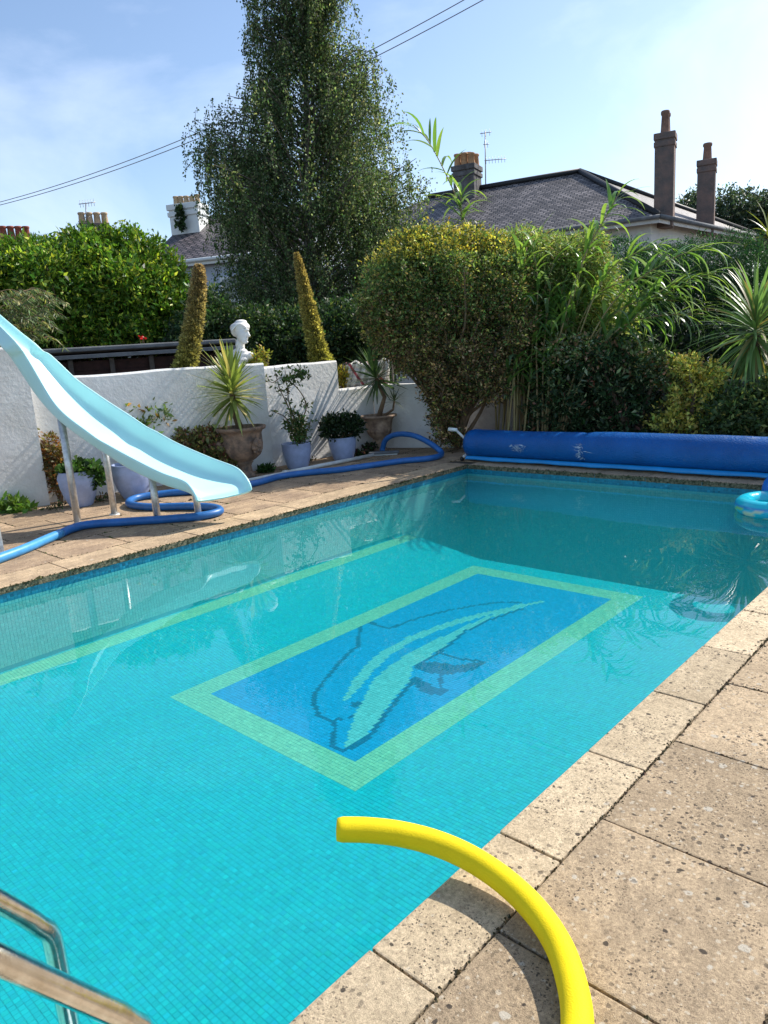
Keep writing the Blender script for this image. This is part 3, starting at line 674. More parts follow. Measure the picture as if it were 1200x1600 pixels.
r = np.random.default_rng(5)
wob = np.convolve(r.normal(0, .006, nx+20), np.ones(9)/9, 'same')[10:10+nx+1]
for i in range(nx+1):
    x = X0+(X1-X0)*i/nx; s = i/nx
    endr = 1.0 if 1 < i < nx-1 else (0.97 if i in (1, nx-1) else .92)
    seam = 0.012*math.exp(-((x+4.17)/.03)**2)
    for k in range(na):
        a = 2*math.pi*k/na
        rr = (RC + wob[i]*1.2 + 0.004*math.sin(3*a+s*5) - seam)*endr + 0.006*math.sin(a*2+s*9)
        vs.append((x+3.4, rr*math.cos(a)*1.03, ZC+rr*math.sin(a)*(0.98)))
fs = [(i*na+k, i*na+(k+1) % na, (i+1)*na+(k+1) % na, (i+1)*na+k) for i in range(nx) for k in range(na)]
fs += [tuple(range(na-1, -1, -1)), tuple(range(nx*na, nx*na+na))]
mb.add(vs, fs); cover = mb.build('rolled_cover', M_cover, t, True)
mb = MB(); vs = []   # loose lighter edge hanging at the bottom front
for i in range(nx+1):
    x = X0+.03+(X1-X0-.03)*i/nx; w = .006*math.sin(x*5)+.004*math.sin(x*13)
    for (dy, z) in ((-.150, .078), (-.166, .072), (-.178, .055), (-.184, .034+w*.5), (-.178, .030+w*.5), (-.160, .045)):
        vs.append((x+3.4, dy-.006+w*.5, z))
fs = [(i*6+k, (i+1)*6+k, (i+1)*6+k+1, i*6+k+1) for i in range(nx) for k in range(5)]
mb.add(vs, fs); o = mb.build('loose_edge', M_flap, t, True); o['label'] = 'lighter blue loose edge of the cover'
# scuffed, wrinkled patches of film on the front of the roll
for (cxx, hw, a0, a1, sd) in ((-5.02, .14, 2.95, 3.35, 1), (-4.16, .05, 2.75, 3.65, 2)):
    r = np.random.default_rng(sd); mb = MB()
    for j in range(110):
        a = r.uniform(a0, a1); x = cxx + r.normal(0, hw*.45); l = r.uniform(.015, .05); rr = RC+.012
        d = r.normal(0, 1, 2)*l
        p = [(x+3.4, rr*math.cos(a)*1.03, ZC+rr*math.sin(a)), (x+3.4+d[0], rr*math.cos(a+.03)*1.03-.004, ZC+rr*math.sin(a+.03)+d[1]*.4), (x+3.4+d[0]*.3, rr*math.cos(a-.05)*1.03-.002, ZC+rr*math.sin(a-.05)-.008)]
        mb.add(p, [(0, 1, 2)])
    mb.build('torn_film', M_scuff, t)['kind'] = 'stuff'
for x in (X0-.035, X1+.035):
    xx = x+3.4; s = -1 if x < -3 else 1
    mb = MB(); mb.tube([(xx-s*.1, 0, ZC), (xx+s*.03, 0, ZC)], .02, 10)
    mb.tube([(xx, .0, ZC+.03), (xx, -.03, ZC-.05), (xx, -.02, ZC-.12), (xx, -.02, .06)], .022, 10)
    mb.tube([(xx, -.02, .09), (xx, .20, .055)], .018, 8); mb.tube([(xx, -.02, .09), (xx-.02*s, -.17, .06)], .018, 8)
    fr_ = mb.build('end_frame', M_pole, t, True)
    for dy in (-.17, .2):
        mb = MB(); M_ = Matrix.Rotation(math.pi/2, 3, 'Y')
        mb.tube([(xx-.012, dy, .032), (xx+.012, dy, .032)], .032, 14); mb.build('castor', M_black, fr_, True)
xx = X0-.035+3.4
mb = MB(); mb.tube([(xx-.02, 0, ZC+.02), (xx-.10, -.01, ZC+.09), (xx-.20, -.02, ZC+.175)], .017, 10)
hd = mb.build('crank_arm', M_pole, t, True)
mb = MB(); mb.tube([(xx-.18, -.02, ZC+.175), (xx-.30, -.05, ZC+.185)], [.024, .027], 12); mb.build('hand_grip', M_plastic_w, hd, True)

# ------------------------------------------------------------------ floats
t = thing('swim_ring', 'turquoise inflatable swim ring with a patterned side floating at the far right', 'swim ring', (-1.80, 6.98, WZ))
n1_, n2_ = 56, 22; vs = []; cs = []
rr = np.random.default_rng(3); patch = [tuple(c) for c in [(.65, .55, .38), (.03, .38, .55), (.66, .66, .60), (.25, .55, .12), (.05, .12, .30), (.03, .42, .52)]]
mb = MB(); blk = rr.integers(0, 6, (20, 3))
for i in range(n1_):
    a = 2*math.pi*i/n1_
    for k in range(n2_):
        p = 2*math.pi*k/n2_; R_, r_ = .262, .080*(1+.02*math.sin(a*14)*(math.cos(p) < 0))
        vs.append(((R_+r_*math.cos(p))*math.cos(a), (R_+r_*math.cos(p))*math.sin(a),   .056+r_*math.sin(p)))
        if -1.2 < ((p+math.pi) % (2*math.pi)-math.pi) < 0.12 : cs.append(patch[blk[(i*20//n1_), int((p*3) % 3)]])
        elif .12 <= p < .3: cs.append((.02, .22, .50))
        else: cs.append((.02, .50, .62))
fs = [(i*n2_+k, ((i+1) % n1_)*n2_+k, ((i+1) % n1_)*n2_+(k+1) % n2_, i*n2_+(k+1) % n2_) for i in range(n1_) for k in range(n2_)]
mb.add(vs, fs); me = mb.mesh('ring', True); a_ = me.attributes.new('col', 'FLOAT_COLOR', 'POINT')
a_.data.foreach_set('color', np.concatenate([np.array(cs), np.ones((len(cs), 1))], 1).astype(np.float32).reshape(-1))
M_vinyl = attrmat('shiny_vinyl', .12, .6); put('tube', me, M_vinyl, t)
mb = MB(); mb.tube([(.02, -.262, .138), (.02, -.262, .156)], .012, 10); mb.build('valve', M_plastic_w, t, True)
bx = onz(1207, 792, WZ)
t = thing('beach_ball', 'red, yellow and blue inflatable beach ball behind the swim ring', 'ball', (float(bx[0])+.05, 7.37, WZ+.115))
bcol = [(.75, .06, .12), (.80, .50, .02), (.02, .16, .55), (.75, .06, .12), (.80, .50, .02), (.02, .16, .55)]
for s in range(6):
    mb = MB(); vs = []; nu_, nv_ = 7, 18
    for i in range(nu_):
        a = 2*math.pi*(s+i/(nu_-1))/6
        for k in range(nv_+1):
            p = math.pi*k/nv_; q = .205; vs.append((q*math.sin(p)*math.cos(a), q*math.cos(p), q*math.sin(p)*math.sin(a)))
    fs = [(i*(nv_+1)+k, (i+1)*(nv_+1)+k, (i+1)*(nv_+1)+k+1, i*(nv_+1)+k+1) for i in range(nu_-1) for k in range(nv_)]
    mb.add(vs, fs); mb.build('panel', mat('ball_vinyl_%d' % s, bcol[s], .2), t, True)

# ------------------------------------------------------------------ plants: helpers
def in_blobs(blobs, n, shell=0.33):
    """points spread through a union of ellipsoids, denser towards the skin; returns P, outward N"""
    vol = np.array([b[1][0]*b[1][1]*b[1][2] for b in blobs])**(2/3); pick = rng.choice(len(blobs), n, p=vol/vol.sum())
    C = np.array([b[0] for b in blobs], float)[pick]; Rr = np.array([b[1] for b in blobs], float)[pick]
    d = unit(rng.normal(size=(n, 3))); rad = rng.random(n)**shell
    # lumpy skin
    lump = 1+0.10*np.sin(d[:, 0]*7+pick*1.3)*np.sin(d[:, 1]*6+pick)+0.08*np.sin(d[:, 2]*9+pick*2.1)
    Ploc = d[:, :1]*0+d*(rad*lump)[:, None]*np.array(Rr)
    # local x axis across the view, y axis into depth
    P = C + Ploc[:, :1]*RIGHT + Ploc[:, 1:2]*DEEP + Ploc[:, 2:3]*UP
    Nn = unit((d/np.array(Rr))@np.stack([RIGHT, DEEP, UP])); return P, Nn
def knobs(blobs, n, k0=.16, k1=.34):
    out = list(blobs); P, Nn = in_blobs(blobs, n, .02)
    m_ = float(np.mean([b[1][0] for b in blobs]))
    for p, q in zip(P, Nn):
        r = m_*random.uniform(k0, k1); out.append((p, (r, r, r*random.uniform(.8, 1.3))))
    return out
def tufts(blobs, ntuft, per, spread, L, W, colf, shell=0.33, name='foliage', up=0.35, matl=None, parent=None, zmin=-0.02, along=0.0, lvar=.42, droop=0.0, kind=None):
    """tufts of leaves: every tuft is a twig end with leaves round it; colf(P, n, tuftrandom) gives colours"""
    T, Nn = in_blobs(blobs, ntuft, shell)
    keep = T[:, 2] > zmin; T, Nn = T[keep], Nn[keep]; nt_ = len(T)
    ax = unit(Nn + rng.normal(0, .45, (nt_, 3)) + np.array([0, 0, up]))
    idx = np.repeat(np.arange(nt_), per); n = len(idx)
    tpos = rng.random(n)
    P = T[idx] + ax[idx]*(tpos*along)[:, None] + rng.normal(0, spread, (n, 3))
    D = unit(ax[idx]*0.9 + rng.normal(0, .75, (n, 3)) + np.array([0, 0, -droop]))
    tr_ = rng.random(nt_)[idx]
    Lr = L*np.exp(np.clip(rng.normal(0, lvar, n), -.9, .5)); cols_ = colf(P, n, tr_)
    keep = P[:, 2] > zmin
    me = leaf_mesh(name, P[keep], D[keep], Lr[keep], Lr[keep]*W, cols_[keep])
    if parent is not None: me.transform(Matrix.Translation(-parent.location))
    o = put(name, me, matl or M_leaf, parent)
    if kind: o['kind'] = kind
    return o
def limb_mesh(segs, n=7, parent=None):
    mb = MB()
    for pts_, rs in segs: mb.tube([rel(p, parent) if parent is not None else p for p in pts_], rs, n, cap=False)
    return mb
def branches(base, targets, r0, parent, matl, name='trunk', r1=.008, wander=.12):
    base = np.array(base, float); segs = []
    for tg in targets:
        tg = np.array(tg, float); d = tg-base; ln = np.linalg.norm(d)
        mid1 = base + d*.33 + np.array([0, 0, .10*ln]) + rng.normal(0, wander*ln*.35, 3); mid2 = base + d*.68 + np.array([0, 0, .07*ln]) + rng.normal(0, wander*ln*.3, 3)
        p = smooth_path([base, mid1, mid2, tg], 4); segs.append((p, list(np.linspace(r0, r1, len(p)))))
    return limb_mesh(segs, 7, parent).build(name, matl, parent, True)
def blob(px, py, d, rxpx, rzpx, ry):
    c = at(px, py, d); k = d/FPX*1.03; return (c, (rxpx*k, ry, rzpx*k))

def sword_leaf(L, W, bend, seg=6, fold=.18, base_w=.35):
    """one strap leaf along +X from the origin, arching down by bend"""
    vs = []; x = z = 0.0; a = 0.0
    for i in range(seg+1):
        s = i/seg; w = W/2*(base_w+(1-base_w)*min(1, s*3.2))*(1-s**2.6)
        vs += [(x, -w, z+fold*w), (x, 0, z), (x, w, z+fold*w)]
        a = -bend*(s**1.2); x += L/seg*math.cos(a); z += L/seg*math.sin(a)
    fs = []
    for i in range(seg):
        for k in range(2): fs.append((i*3+k, (i+1)*3+k, (i+1)*3+k+1, i*3+k+1))
    me = bpy.data.meshes.new('leaf'); me.from_pydata(vs, [], fs); me.polygons.foreach_set('use_smooth', [True]*len(fs)); return me
SW = {}
def sword_head(parent, c, n, L, W, col, el0, el1, bend, name='leaf', colv=.2, alt=None, altp=0, stem=0.0, seg=6, axis=(0, 0, 1), bexp=1.0):
    """rosette of separate leaves round c; elevation runs from el0 (lowest) to el1 (top)"""
    mats_ = []
    for j in range(5):
        key = (tuple(col), j, alt)
        if key not in SW:
            cc = np.array(alt if (alt and j == 4) else col)*math.exp(rng.normal(0, colv))
            m_, nt_, b_ = nodes_mat('strap_leaf'); b_.inputs['Base Color'].default_value = (*cc, 1); b_.inputs['Roughness'].default_value = .4
            tl = N(nt_, 'ShaderNodeBsdfTranslucent'); tl.inputs['Color'].default_value = (*np.clip(cc*np.array([1.5, 1.5, .8]), 0, 1), 1)
            xx_ = N(nt_, 'ShaderNodeMixShader', Fac=.3); nt_.links.new(b_.outputs[0], xx_.inputs[1]); nt_.links.new(tl.outputs[0], xx_.inputs[2]); nt_.links.new(xx_.outputs[0], nt_.nodes['Material Output'].inputs['Surface'])
            SW[key] = m_
        mats_.append(SW[key])
    meshes = []
    for j in range(10):
        me = sword_leaf(L*random.uniform(.72, 1.08), W*random.uniform(.8, 1.15), bend*random.uniform(.3, 1.5), seg); me.materials.append(mats_[j % 4 if (alt is None or random.random() > altp) else 4]); meshes.append(me)
    Q = Vector((0, 0, 1)).rotation_difference(Vector(axis)).to_matrix()
    for i in range(n):
        s = (i+.5)/n; el = el0+(el1-el0)*s**bexp+random.uniform(-.12, .12); az = i*2.39996+random.uniform(-.25, .25)
        M3 = Q @ Matrix.Rotation(az, 3, 'Z') @ Matrix.Rotation(-el, 3, 'Y') @ Matrix.Rotation(random.uniform(-.3, .3), 3, 'X')
        p = Vector([float(v) for v in rel(c, parent)]) + Q @ Vector((0, 0, stem*(s-.5)))
        o = put(name, random.choice(meshes), None, parent, p, M3.to_euler())

# ------------------------------------------------------------------ pots along the wall
def pot(loc, r, h, matl, label, group=None, rim=1.0, belly=1.02, base=.62):
    t = thing('plant_pot', label, 'plant pot', loc, group)
    prof = [(0, 0.0), (r*base, 0), (r*base*1.04, .01), (r*(base+(belly-base)*.55), h*.28), (r*(base+(belly-base)*.85), h*.55), (r*belly, h*.82), (r*1.0*rim, h*.955), (r*1.02*rim, h*.985), (r*.99*rim, h), (r*.93*rim, h*.985), (r*.9*rim, h*.9)]
    mb = MB(); mb.lathe(prof); mb.build('body', matl, t, True)
    mb = MB(); mb.lathe([(r*.9*rim, h*.9), (r*.5, h*.93), (0, h*.92)], n=24); mb.build('soil', M_soil, t, True)
    return t
def urn(loc, r, h, matl, label, lion=False):
    t = thing('garden_urn', label, 'urn', loc)
    if lion:
        prof = [(0, 0), (.40*r, 0), (.42*r, .03*h), (.36*r, .06*h), (.30*r, .12*h), (.27*r, .22*h), (.30*r, .27*h), (.36*r, .29*h), (.32*r, .31*h), (.46*r, .35*h), (.66*r, .43*h), (.78*r, .54*h), (.81*r, .66*h), (.79*r, .78*h), (.78*r, .86*h), (.84*r, .91*h), (.97*r, .94*h), (r, .965*h), (.99*r, h), (.90*r, h), (.86*r, .95*h), (.80*r, .93*h)]
    else:
        prof = [(0, 0), (.44*r, 0), (.46*r, .05*h), (.34*r, .09*h), (.22*r, .17*h), (.20*r, .25*h), (.27*r, .29*h), (.24*r, .31*h), (.40*r, .37*h), (.60*r, .47*h), (.66*r, .56*h), (.68*r, .58*h), (.66*r, .60*h), (.70*r, .72*h), (.76*r, .86*h), (.84*r, .92*h), (.98*r, .945*h), (r, .965*h), (.98*r, h), (.88*r, h), (.84*r, .95*h), (.80*r, .93*h)]
    fl = (lambda a, z: 1+.012*math.sin(a*16)*(0.3 < z/h < .9)+.008*math.sin(a*3+z*20))
    mb = MB(); mb.lathe(prof, n=64, wob=fl); mb.build('body', matl, t, True)
    mb = MB(); mb.lathe([(.80*r, .93*h), (.4*r, .95*h), (0, .95*h)], n=24); mb.build('soil', M_soil, t, True)
    if lion:
        for aa in (0.05, 2.2, -2.0):     # moulded face masks on the bowl
            bm = bmesh.new(); cx_, cy_ = .80*r*math.cos(aa+YAW*0), .80*r*math.sin(aa)
            for (du, dz, sr, so) in ((0, .62, .10, .02), (.05, .70, .055, .05), (-.05, .70, .055, .05), (0, .63, .05, .075), (0, .56, .05, .065), (.07, .60, .05, .03), (-.07, .60, .05, .03), (0, .73, .06, .03), (.045, .66, .03, .07), (-.045, .66, .03, .07), (0, .50, .045, .03), (.05, .53, .04, .03), (-.05, .53, .04, .03)):
                q = bmesh.ops.create_icosphere(bm, subdivisions=2, radius=sr*r*2.1)
                px_, py_ = cx_+so*math.cos(aa)-du*2*r*math.sin(aa)*1.1, cy_+so*math.sin(aa)+du*2*r*math.cos(aa)*1.1
                bmesh.ops.translate(bm, verts=q['verts'], vec=(px_, py_, dz*h))
            me = bpy.data.meshes.new('mask'); bm.to_mesh(me); bm.free(); me.polygons.foreach_set('use_smooth', [True]*len(me.polygons)); put('moulded_mask', me, matl, t)
    return t
def small_plant(name, label, cat, blobs, ntuft, per, spread, L, W, colf, base=None, targets=0, group=None, **kw):
    c = np.mean([b[0] for b in blobs], 0); base = base if base is not None else np.array([c[0], c[1], 0])
    t = thing(name, label, cat, base, group)
    bpy.context.view_layer.update()
    tufts(blobs, ntuft, per, spread, L, W, colf, parent=t, **kw)
    if targets:
        T, _ = in_blobs(blobs, targets, .6)
        branches(base, T, .012, t, M_twig, 'stems', .004)
    return t
def cgreen(base, hv=.3, alt=None, altp=0, alt2=None, alt2p=0, tuftv=.35):
    def f(P, n, tr_):
        return np.clip(vary(base, n, hv, alt, altp, alt2, alt2p)*np.exp((tr_[:, None]-.5)*2*tuftv), .002, .9)
    return f

PA = onz(128, 790); pot(PA, .205, .42, M_pot, 'large pale blue pot of trailing ivy behind the first slide post', belly=1.08, base=.6)
small_plant('ivy_plant', 'trailing dark ivy filling the pot at the left end of the wall', 'ivy', [(PA+np.array([0, 0, .44]), (.20, .20, .06)), (PA+RIGHT*.12+np.array([0, 0, .42]), (.14, .16, .08)), (PA+RIGHT*.22+np.array([0, 0, .34]), (.08, .1, .12))], 230, 5, .02, .055, .85, cgreen((.045, .10, .022)), base=PA+[0, 0, .38])
PB = onz(212, 777); pot(PB, .225, .42, M_pot, 'pale blue pot under the middle of the slide', belly=1.08, base=.6)
small_plant('potted_shrub', 'leafy green shrub in the pot showing above the middle of the slide', 'shrub', [blob(180, 640, 10.0, 22, 22, .14), blob(212, 655, 10.0, 26, 24, .16), blob(244, 655, 10.0, 14, 20, .12), blob(215, 690, 9.8, 18, 22, .14)], 300, 7, .02, .075, .38, cgreen((.13, .20, .05), alt=(.34, .20, .06), altp=.16), base=PB+[0, 0, .38], targets=16, along=.08, up=.9)
P3 = onz(466, 731); pot(P3, .205, .36, M_pot, 'pale blue pot holding the thin straggly climber', belly=1.0, base=.68)
P4 = onz(537, 718); pot(P4, .205, .34, M_pot, 'pale blue pot holding the round dark green shrub', belly=1.0, base=.68)
small_plant('potted_shrub', 'compact dark green rounded shrub in the second pale blue pot right of the yucca', 'shrub', [blob(518, 665, 10.75, 15, 13, .15), blob(545, 663, 10.75, 18, 15, .17), blob(532, 672, 10.7, 26, 12, .2)], 420, 8, .018, .045, .55, cgreen((.022, .045, .016), alt=(.10, .11, .06), altp=.06), base=P4+[0, 0, .3], targets=10, along=.05, up=.6)
# straggly climber
t = thing('climbing_plant', 'straggly thin climber with sparse leaves growing up the white wall', 'climber', P3+[0, 0, .3]); bpy.context.view_layer.update()
segs = []; LP = []
for path in ([(466, 690), (462, 660), (452, 630), (448, 600), (445, 575)], [(468, 690), (458, 650), (450, 620), (455, 595), (470, 580), (478, 590)], [(462, 690), (448, 655), (432, 645), (424, 642)], [(466, 692), (470, 660), (478, 640), (474, 620), (458, 600), (440, 590), (425, 598), (415, 585)], [(464, 690), (452, 640), (438, 610), (432, 590), (428, 572)], [(470, 690), (482, 668), (486, 655)]):
    p = [at(x, y, 10.12+.04*i) for i, (x, y) in enumerate(path)]; sp = smooth_path(p, 5); segs.append((sp, list(np.linspace(.011, .004, len(sp))))); LP += sp
limb_mesh(segs, 6, t).build('stems', M_twig, t, True)
LP = np.array(LP); hgt = LP[:, 2]
T = np.concatenate([LP[rng.integers(0, len(LP), 60)]+rng.normal(0, .035, (60, 3)), at(466, 675, 10.1)+rng.normal(0, 1, (90, 3))*[.07, .07, .10], at(458, 590, 10.1)+rng.normal(0, 1, (30, 3))*[.07, .07, .05], at(472, 585, 10.1)+rng.normal(0, .045, (22, 3)), at(460, 660, 10.1)+rng.normal(0, 1, (50, 3))*[.08, .06, .06]])
idx = np.repeat(np.arange(len(T)), 4)
me = leaf_mesh('leaves', T[idx]+rng.normal(0, .018, (len(idx), 3)), rng.normal(size=(len(idx), 3))+[0, 0, .2], .07, .028, cgreen((.06, .11, .03), alt=(.16, .15, .05), altp=.15)(T[idx], len(idx), rng.random(len(idx))))
me.transform(Matrix.Translation(-t.location)); put('leaves', me, M_leaf, t)

U1 = np.array([-8.0, 5.76, 0.0]); urn(U1, .335, .68, M_urn, 'big weathered terracotta urn with moulded masks holding the spiky yucca', True)
t = thing('yucca_plant', 'bright green spiky yucca in the big weathered urn', 'yucca', U1+[0, 0, .64])
hc = at(363, 618, math.hypot(U1[0], U1[1]))
mb = MB(); mb.tube([(0, 0, 0), rel(at(368, 650, math.hypot(*U1[:2])), t), rel(hc+[0, 0, .02], t)], [.05, .042, .035], 12); mb.build('trunk', M_twig, t, True)
sword_head(t, hc+[0, 0, .05], 150, .62, .058, (.30, .38, .10), -1.0, 1.45, .35, colv=.3, alt=(.42, .36, .14), altp=.12, stem=.26, bexp=.75)
U2 = np.array([-7.80, 8.22, 0.0]); urn(U2, .29, .57, M_urn2, 'smaller pale fluted urn at the end of the low wall holding two spiky heads')
t = thing('cordyline_plant', 'two headed cordyline with dark narrow leaves in the smaller urn', 'cordyline', U2+[0, 0, .52])
d2 = math.hypot(U2[0], U2[1]); h1 = at(588, 591, d2); h2 = at(616, 627, d2)
mb = MB(); mb.tube([(0, 0, 0), rel(at(601, 620, d2), t), rel(h1, t)], [.042, .032, .028], 10); mb.tube([(0.03, 0.02, 0), rel(at(614, 640, d2), t), rel(h2, t)], [.022, .018, .015], 8); mb.build('trunk', M_twig, t, True)
sword_head(t, h1, 84, .58, .045, (.055, .10, .04), -.75, 1.45, .25, colv=.25, stem=.08, axis=(-.25, -.1, 1))
sword_head(t, h2, 26, .24, .022, (.07, .10, .05), -.4, 1.4, .25, colv=.25, stem=.03)

# wall-foot plants
small_plant('rusty_plant', 'wispy rust and olive plant beside the first pot at the foot of the wall', 'plant', [blob(83, 715, 9.55, 16, 32, .10), blob(92, 745, 9.5, 12, 24, .10)], 340, 5, .022, .05, .45, cgreen((.17, .14, .045), alt=(.30, .13, .05), altp=.35), targets=14, up=.5)
small_plant('succulent_clump', 'bushy olive and red-brown succulents between the slide and the big urn', 'succulents', [blob(287, 690, 10.0, 20, 18, .16), blob(318, 690, 9.95, 22, 24, .18), blob(345, 700, 9.85, 18, 24, .14), blob(350, 722, 9.8, 14, 16, .12), blob(300, 715, 9.9, 40, 20, .14)], 460, 10, .022, .05, .6, cgreen((.16, .17, .06), alt=(.20, .09, .06), altp=.28, alt2=(.38, .33, .12), alt2p=.12), targets=26, up=.8)
small_plant('weed_clump', 'bright green weeds at the foot of the tallest white wall', 'weeds', [(onz(15, 800)+[0, 0, .06], (.16, .1, .10)), (onz(42, 798)+[0, 0, .03], (.10, .08, .05)), (onz(-20, 806)+[0, 0, .05], (.14, .1, .08))], 60, 6, .02, .09, .42, cgreen((.12, .22, .04)), up=1.2)
small_plant('weed_clump', 'small dark green weed beside the foot of the big urn', 'weeds', [(onz(415, 738)+[0, 0, .04], (.10, .08, .05))], 40, 6, .015, .05, .6, cgreen((.04, .09, .025)), up=1)
small_plant('weed_clump', 'small dark rosettes on the soil between the last pot and the smaller urn', 'weeds', [(onz(578, 707)+[0, 0, .06], (.12, .08, .07)), (onz(566, 712)+[0, 0, .03], (.16, .08, .04)), (onz(556, 712)+[0, 0, .03], (.1, .08, .04))], 70, 6, .015, .05, .6, cgreen((.03, .07, .025), alt=(.06, .03, .03), altp=.3), up=1)
small_plant('creeping_weed', 'low creeping weeds along the foot of the wall beneath the pots', 'weeds', [(onz(90+i*33, 795-i*6)+[0, 0, .02], (.12, .06, .03)) for i in range(0, 14, 2)], 110, 4, .02, .04, .5, cgreen((.06, .08, .03), alt=(.2, .13, .06), altp=.3), up=.6)

# ------------------------------------------------------------------ flower spikes
def spike(label, path, d, r0px, r1px, cols2, lab2=None, kink=0):
    base = at(*path[0], d); t = thing('echium_spike', label, 'flower spike', (base[0], base[1], 0), None); bpy.context.view_layer.update()
    pts = [np.array([base[0], base[1], 0.0])+(at(*path[0], d)-at(*path[1], d))*[.6, .6, 0]] + [at(x, y, d) for x, y in path]
    sp = np.array(smooth_path(pts, 10)); n = len(sp); k = d/FPX
    arc = np.linspace(0, 1, n)
    z0i = np.argmin(np.abs(sp[:, 2]-base[2])); 
    rad = np.interp(arc, [0, .30, .55, .80, .95, 1.0], [r0px*k*1.0, r0px*k, (r0px*.6+r1px*.4)*k, (r0px*.2+r1px*.8)*k, r1px*k*.8, r1px*k*.35])
    mb = MB(); mb.tube([rel(q, t) for q in sp], list(rad*.74), 14); mb.build('stalk', M_stalk, t, True)
    m_ = 26000; ii = rng.random(m_)*(n-1); i0 = ii.astype(int); fr_ = (ii-i0)[:, None]; i1 = np.minimum(i0+1, n-1)
    C_ = sp[i0]*(1-fr_)+sp[i1]*fr_; tg = unit(sp[i1]-sp[i0]+1e-6); a = rng.random(m_)*2*math.pi
    u = unit(np.cross(tg, np.array([.3, .5, .1]))); w = np.cross(tg, u); od = u*np.cos(a)[:, None]+w*np.sin(a)[:, None]
    rr_ = np.interp(ii/(n-1), arc, rad)*(1+.10*np.sin(a*3+ii*1.3)+.08*np.sin(a*5-ii*2.1))
    P = C_+od*(rr_*rng.uniform(.6, .97, m_))[:, None]; D = od+tg*rng.uniform(-.1, .9, m_)[:, None]+rng.normal(0, .3, (m_, 3))
    s = (ii/(n-1))[:, None]; cc = np.array(cols2[0])*(1-s)+np.array(cols2[1])*s
    cc = cc*np.exp(rng.normal(0, .35, (m_, 1))); dk = rng.random(m_) < .10; cc[dk] = cc[dk]*.35
    Lr = (.020+.016*rr_/rad.max())*rng.uniform(.6, 2.0, m_)
    me = leaf_mesh('florets', P, D, Lr, Lr*.42, cc); me.transform(Matrix.Translation(-t.location)); o = put('florets', me, M_leaf, t); o['kind'] = 'stuff'
M_stalk = mat('olive_stalk', (.17, .17, .05), .9, var=.4, vscale=20)
spike('tall olive flower spike with a rusty pink tip, left of the white bust', [(288, 590), (293, 560), (300, 520), (306, 480), (310, 445), (311, 414)], 10.7, 13.5, 8.0, ((.34, .36, .08), (.42, .30, .18)))
spike('tall yellow-green flower spike leaning left, right of the white bust', [(512, 590), (500, 560), (490, 520), (480, 475), (472, 435), (463, 396)], 12.0, 14.5, 5.0, ((.40, .43, .09), (.46, .35, .15)))

# ------------------------------------------------------------------ bust
def bust():
    k = 10.9/FPX; c0 = at(378, 572, 10.9)
    t = thing('plaster_bust', 'white classical female bust on a plinth above the wall', 'statue', (c0[0], c0[1], 0)); bpy.context.view_layer.update()
    def e(px, py, dz, rx, ry, rz): # pixel-sized ellipsoid
        c = at(px, py, 10.9)+DEEP*dz*k; return rel(c, t), (rx*k, ry*k, rz*k)
    els = [e(376, 516, 2, 11.5, 13, 13.5), e(375, 511, 3, 14, 14.5, 8.5), e(368, 517, 6, 8, 11, 9), e(380, 524, -5, 8.5, 8, 11), e(382, 532, -7, 5.5, 5.5, 6), e(389, 522, -8, 2.2, 3, 3.5), e(391.0, 524.5, -9.0, 1.8, 2.2, 2.0),
           e(386, 516, -10, 5, 3, 2.2), e(386.5, 530.5, -11, 2.6, 2, 1.6), e(387, 534.5, -9.5, 2.6, 2.4, 2.0), e(373, 524, 6, 5, 8, 8), e(376, 503.5, 2, 9, 9, 4), e(364, 512, 8, 6, 6, 6),
           e(375, 540, 1, 6.8, 6.8, 12), e(374, 550, 2, 12, 9, 6), e(374, 556, 2, 18, 9.5, 6.5), e(361, 556, 3, 7, 8, 6), e(389, 556, 2, 7.5, 8, 6.5), e(376, 562, -1, 13, 9, 6)]
    bm = bmesh.new()
    for c, r in els:
        q = bmesh.ops.create_icosphere(bm, subdivisions=3, radius=1.0)
        for v in q['verts']: v.co = Vector([float(a) for a in c]) + Vector([float(a) for a in (RIGHT*v.co.x*r[0]+DEEP*v.co.y*r[1]+UP*v.co.z*r[2])])
    me = bpy.data.meshes.new('bust'); bm.to_mesh(me); bm.free(); o = put('bust', me, M_bust, t)
    rm = o.modifiers.new('remesh', 'REMESH'); rm.mode = 'VOXEL'; rm.voxel_size = .0065; rm.use_smooth_shade = True
    s = o.modifiers.new('smooth', 'SMOOTH'); s.factor = .5; s.iterations = 3
    # hair: waved strands swept back over the skull
    mb = MB()
    for i in range(9):
        a = -1.0+i*.25
        pp = []
        for j in range(7):
            b2 = j/6; q = at(387-24*b2, 511-9*math.sin(b2*3.0)+5*b2, 10.9)+DEEP*(math.sin(a)*13*k)
            q = q + UP*((math.cos(a)-1)*5*k); pp.append(rel(q, t))
        mb.tube(smooth_path(pp, 3), .013, 6)
    mb.build('hair', M_bust, t, True)
    c = at(374, 562, 10.9); z1 = c[2]+.005
    mb = MB(); rr = 12*k
    mb.lathe([(rr*1.0, 0), (rr*1.0, z1-.20), (rr*1.25, z1-.17), (rr*1.25, z1-.14), (rr*1.0, z1-.11), (rr*.72, z1-.05), (rr*.95, z1-.015), (rr*1.0, z1), (0, z1)], n=32)
    mb.build('plinth', M_bust, t, True, loc=rel((c[0], c[1], 0), t))
bust()
small_plant('yellow_green_shrub', 'small bright yellow-green shrub beside the shoulder of the bust', 'shrub', [blob(402, 566, 10.9, 14, 13, .12), blob(412, 556, 10.95, 8, 12, .1), blob(395, 578, 10.9, 10, 10, .1)], 150, 6, .015, .045, .4, cgreen((.24, .27, .04), alt=(.45, .30, .05), altp=.15), targets=8, up=.6)
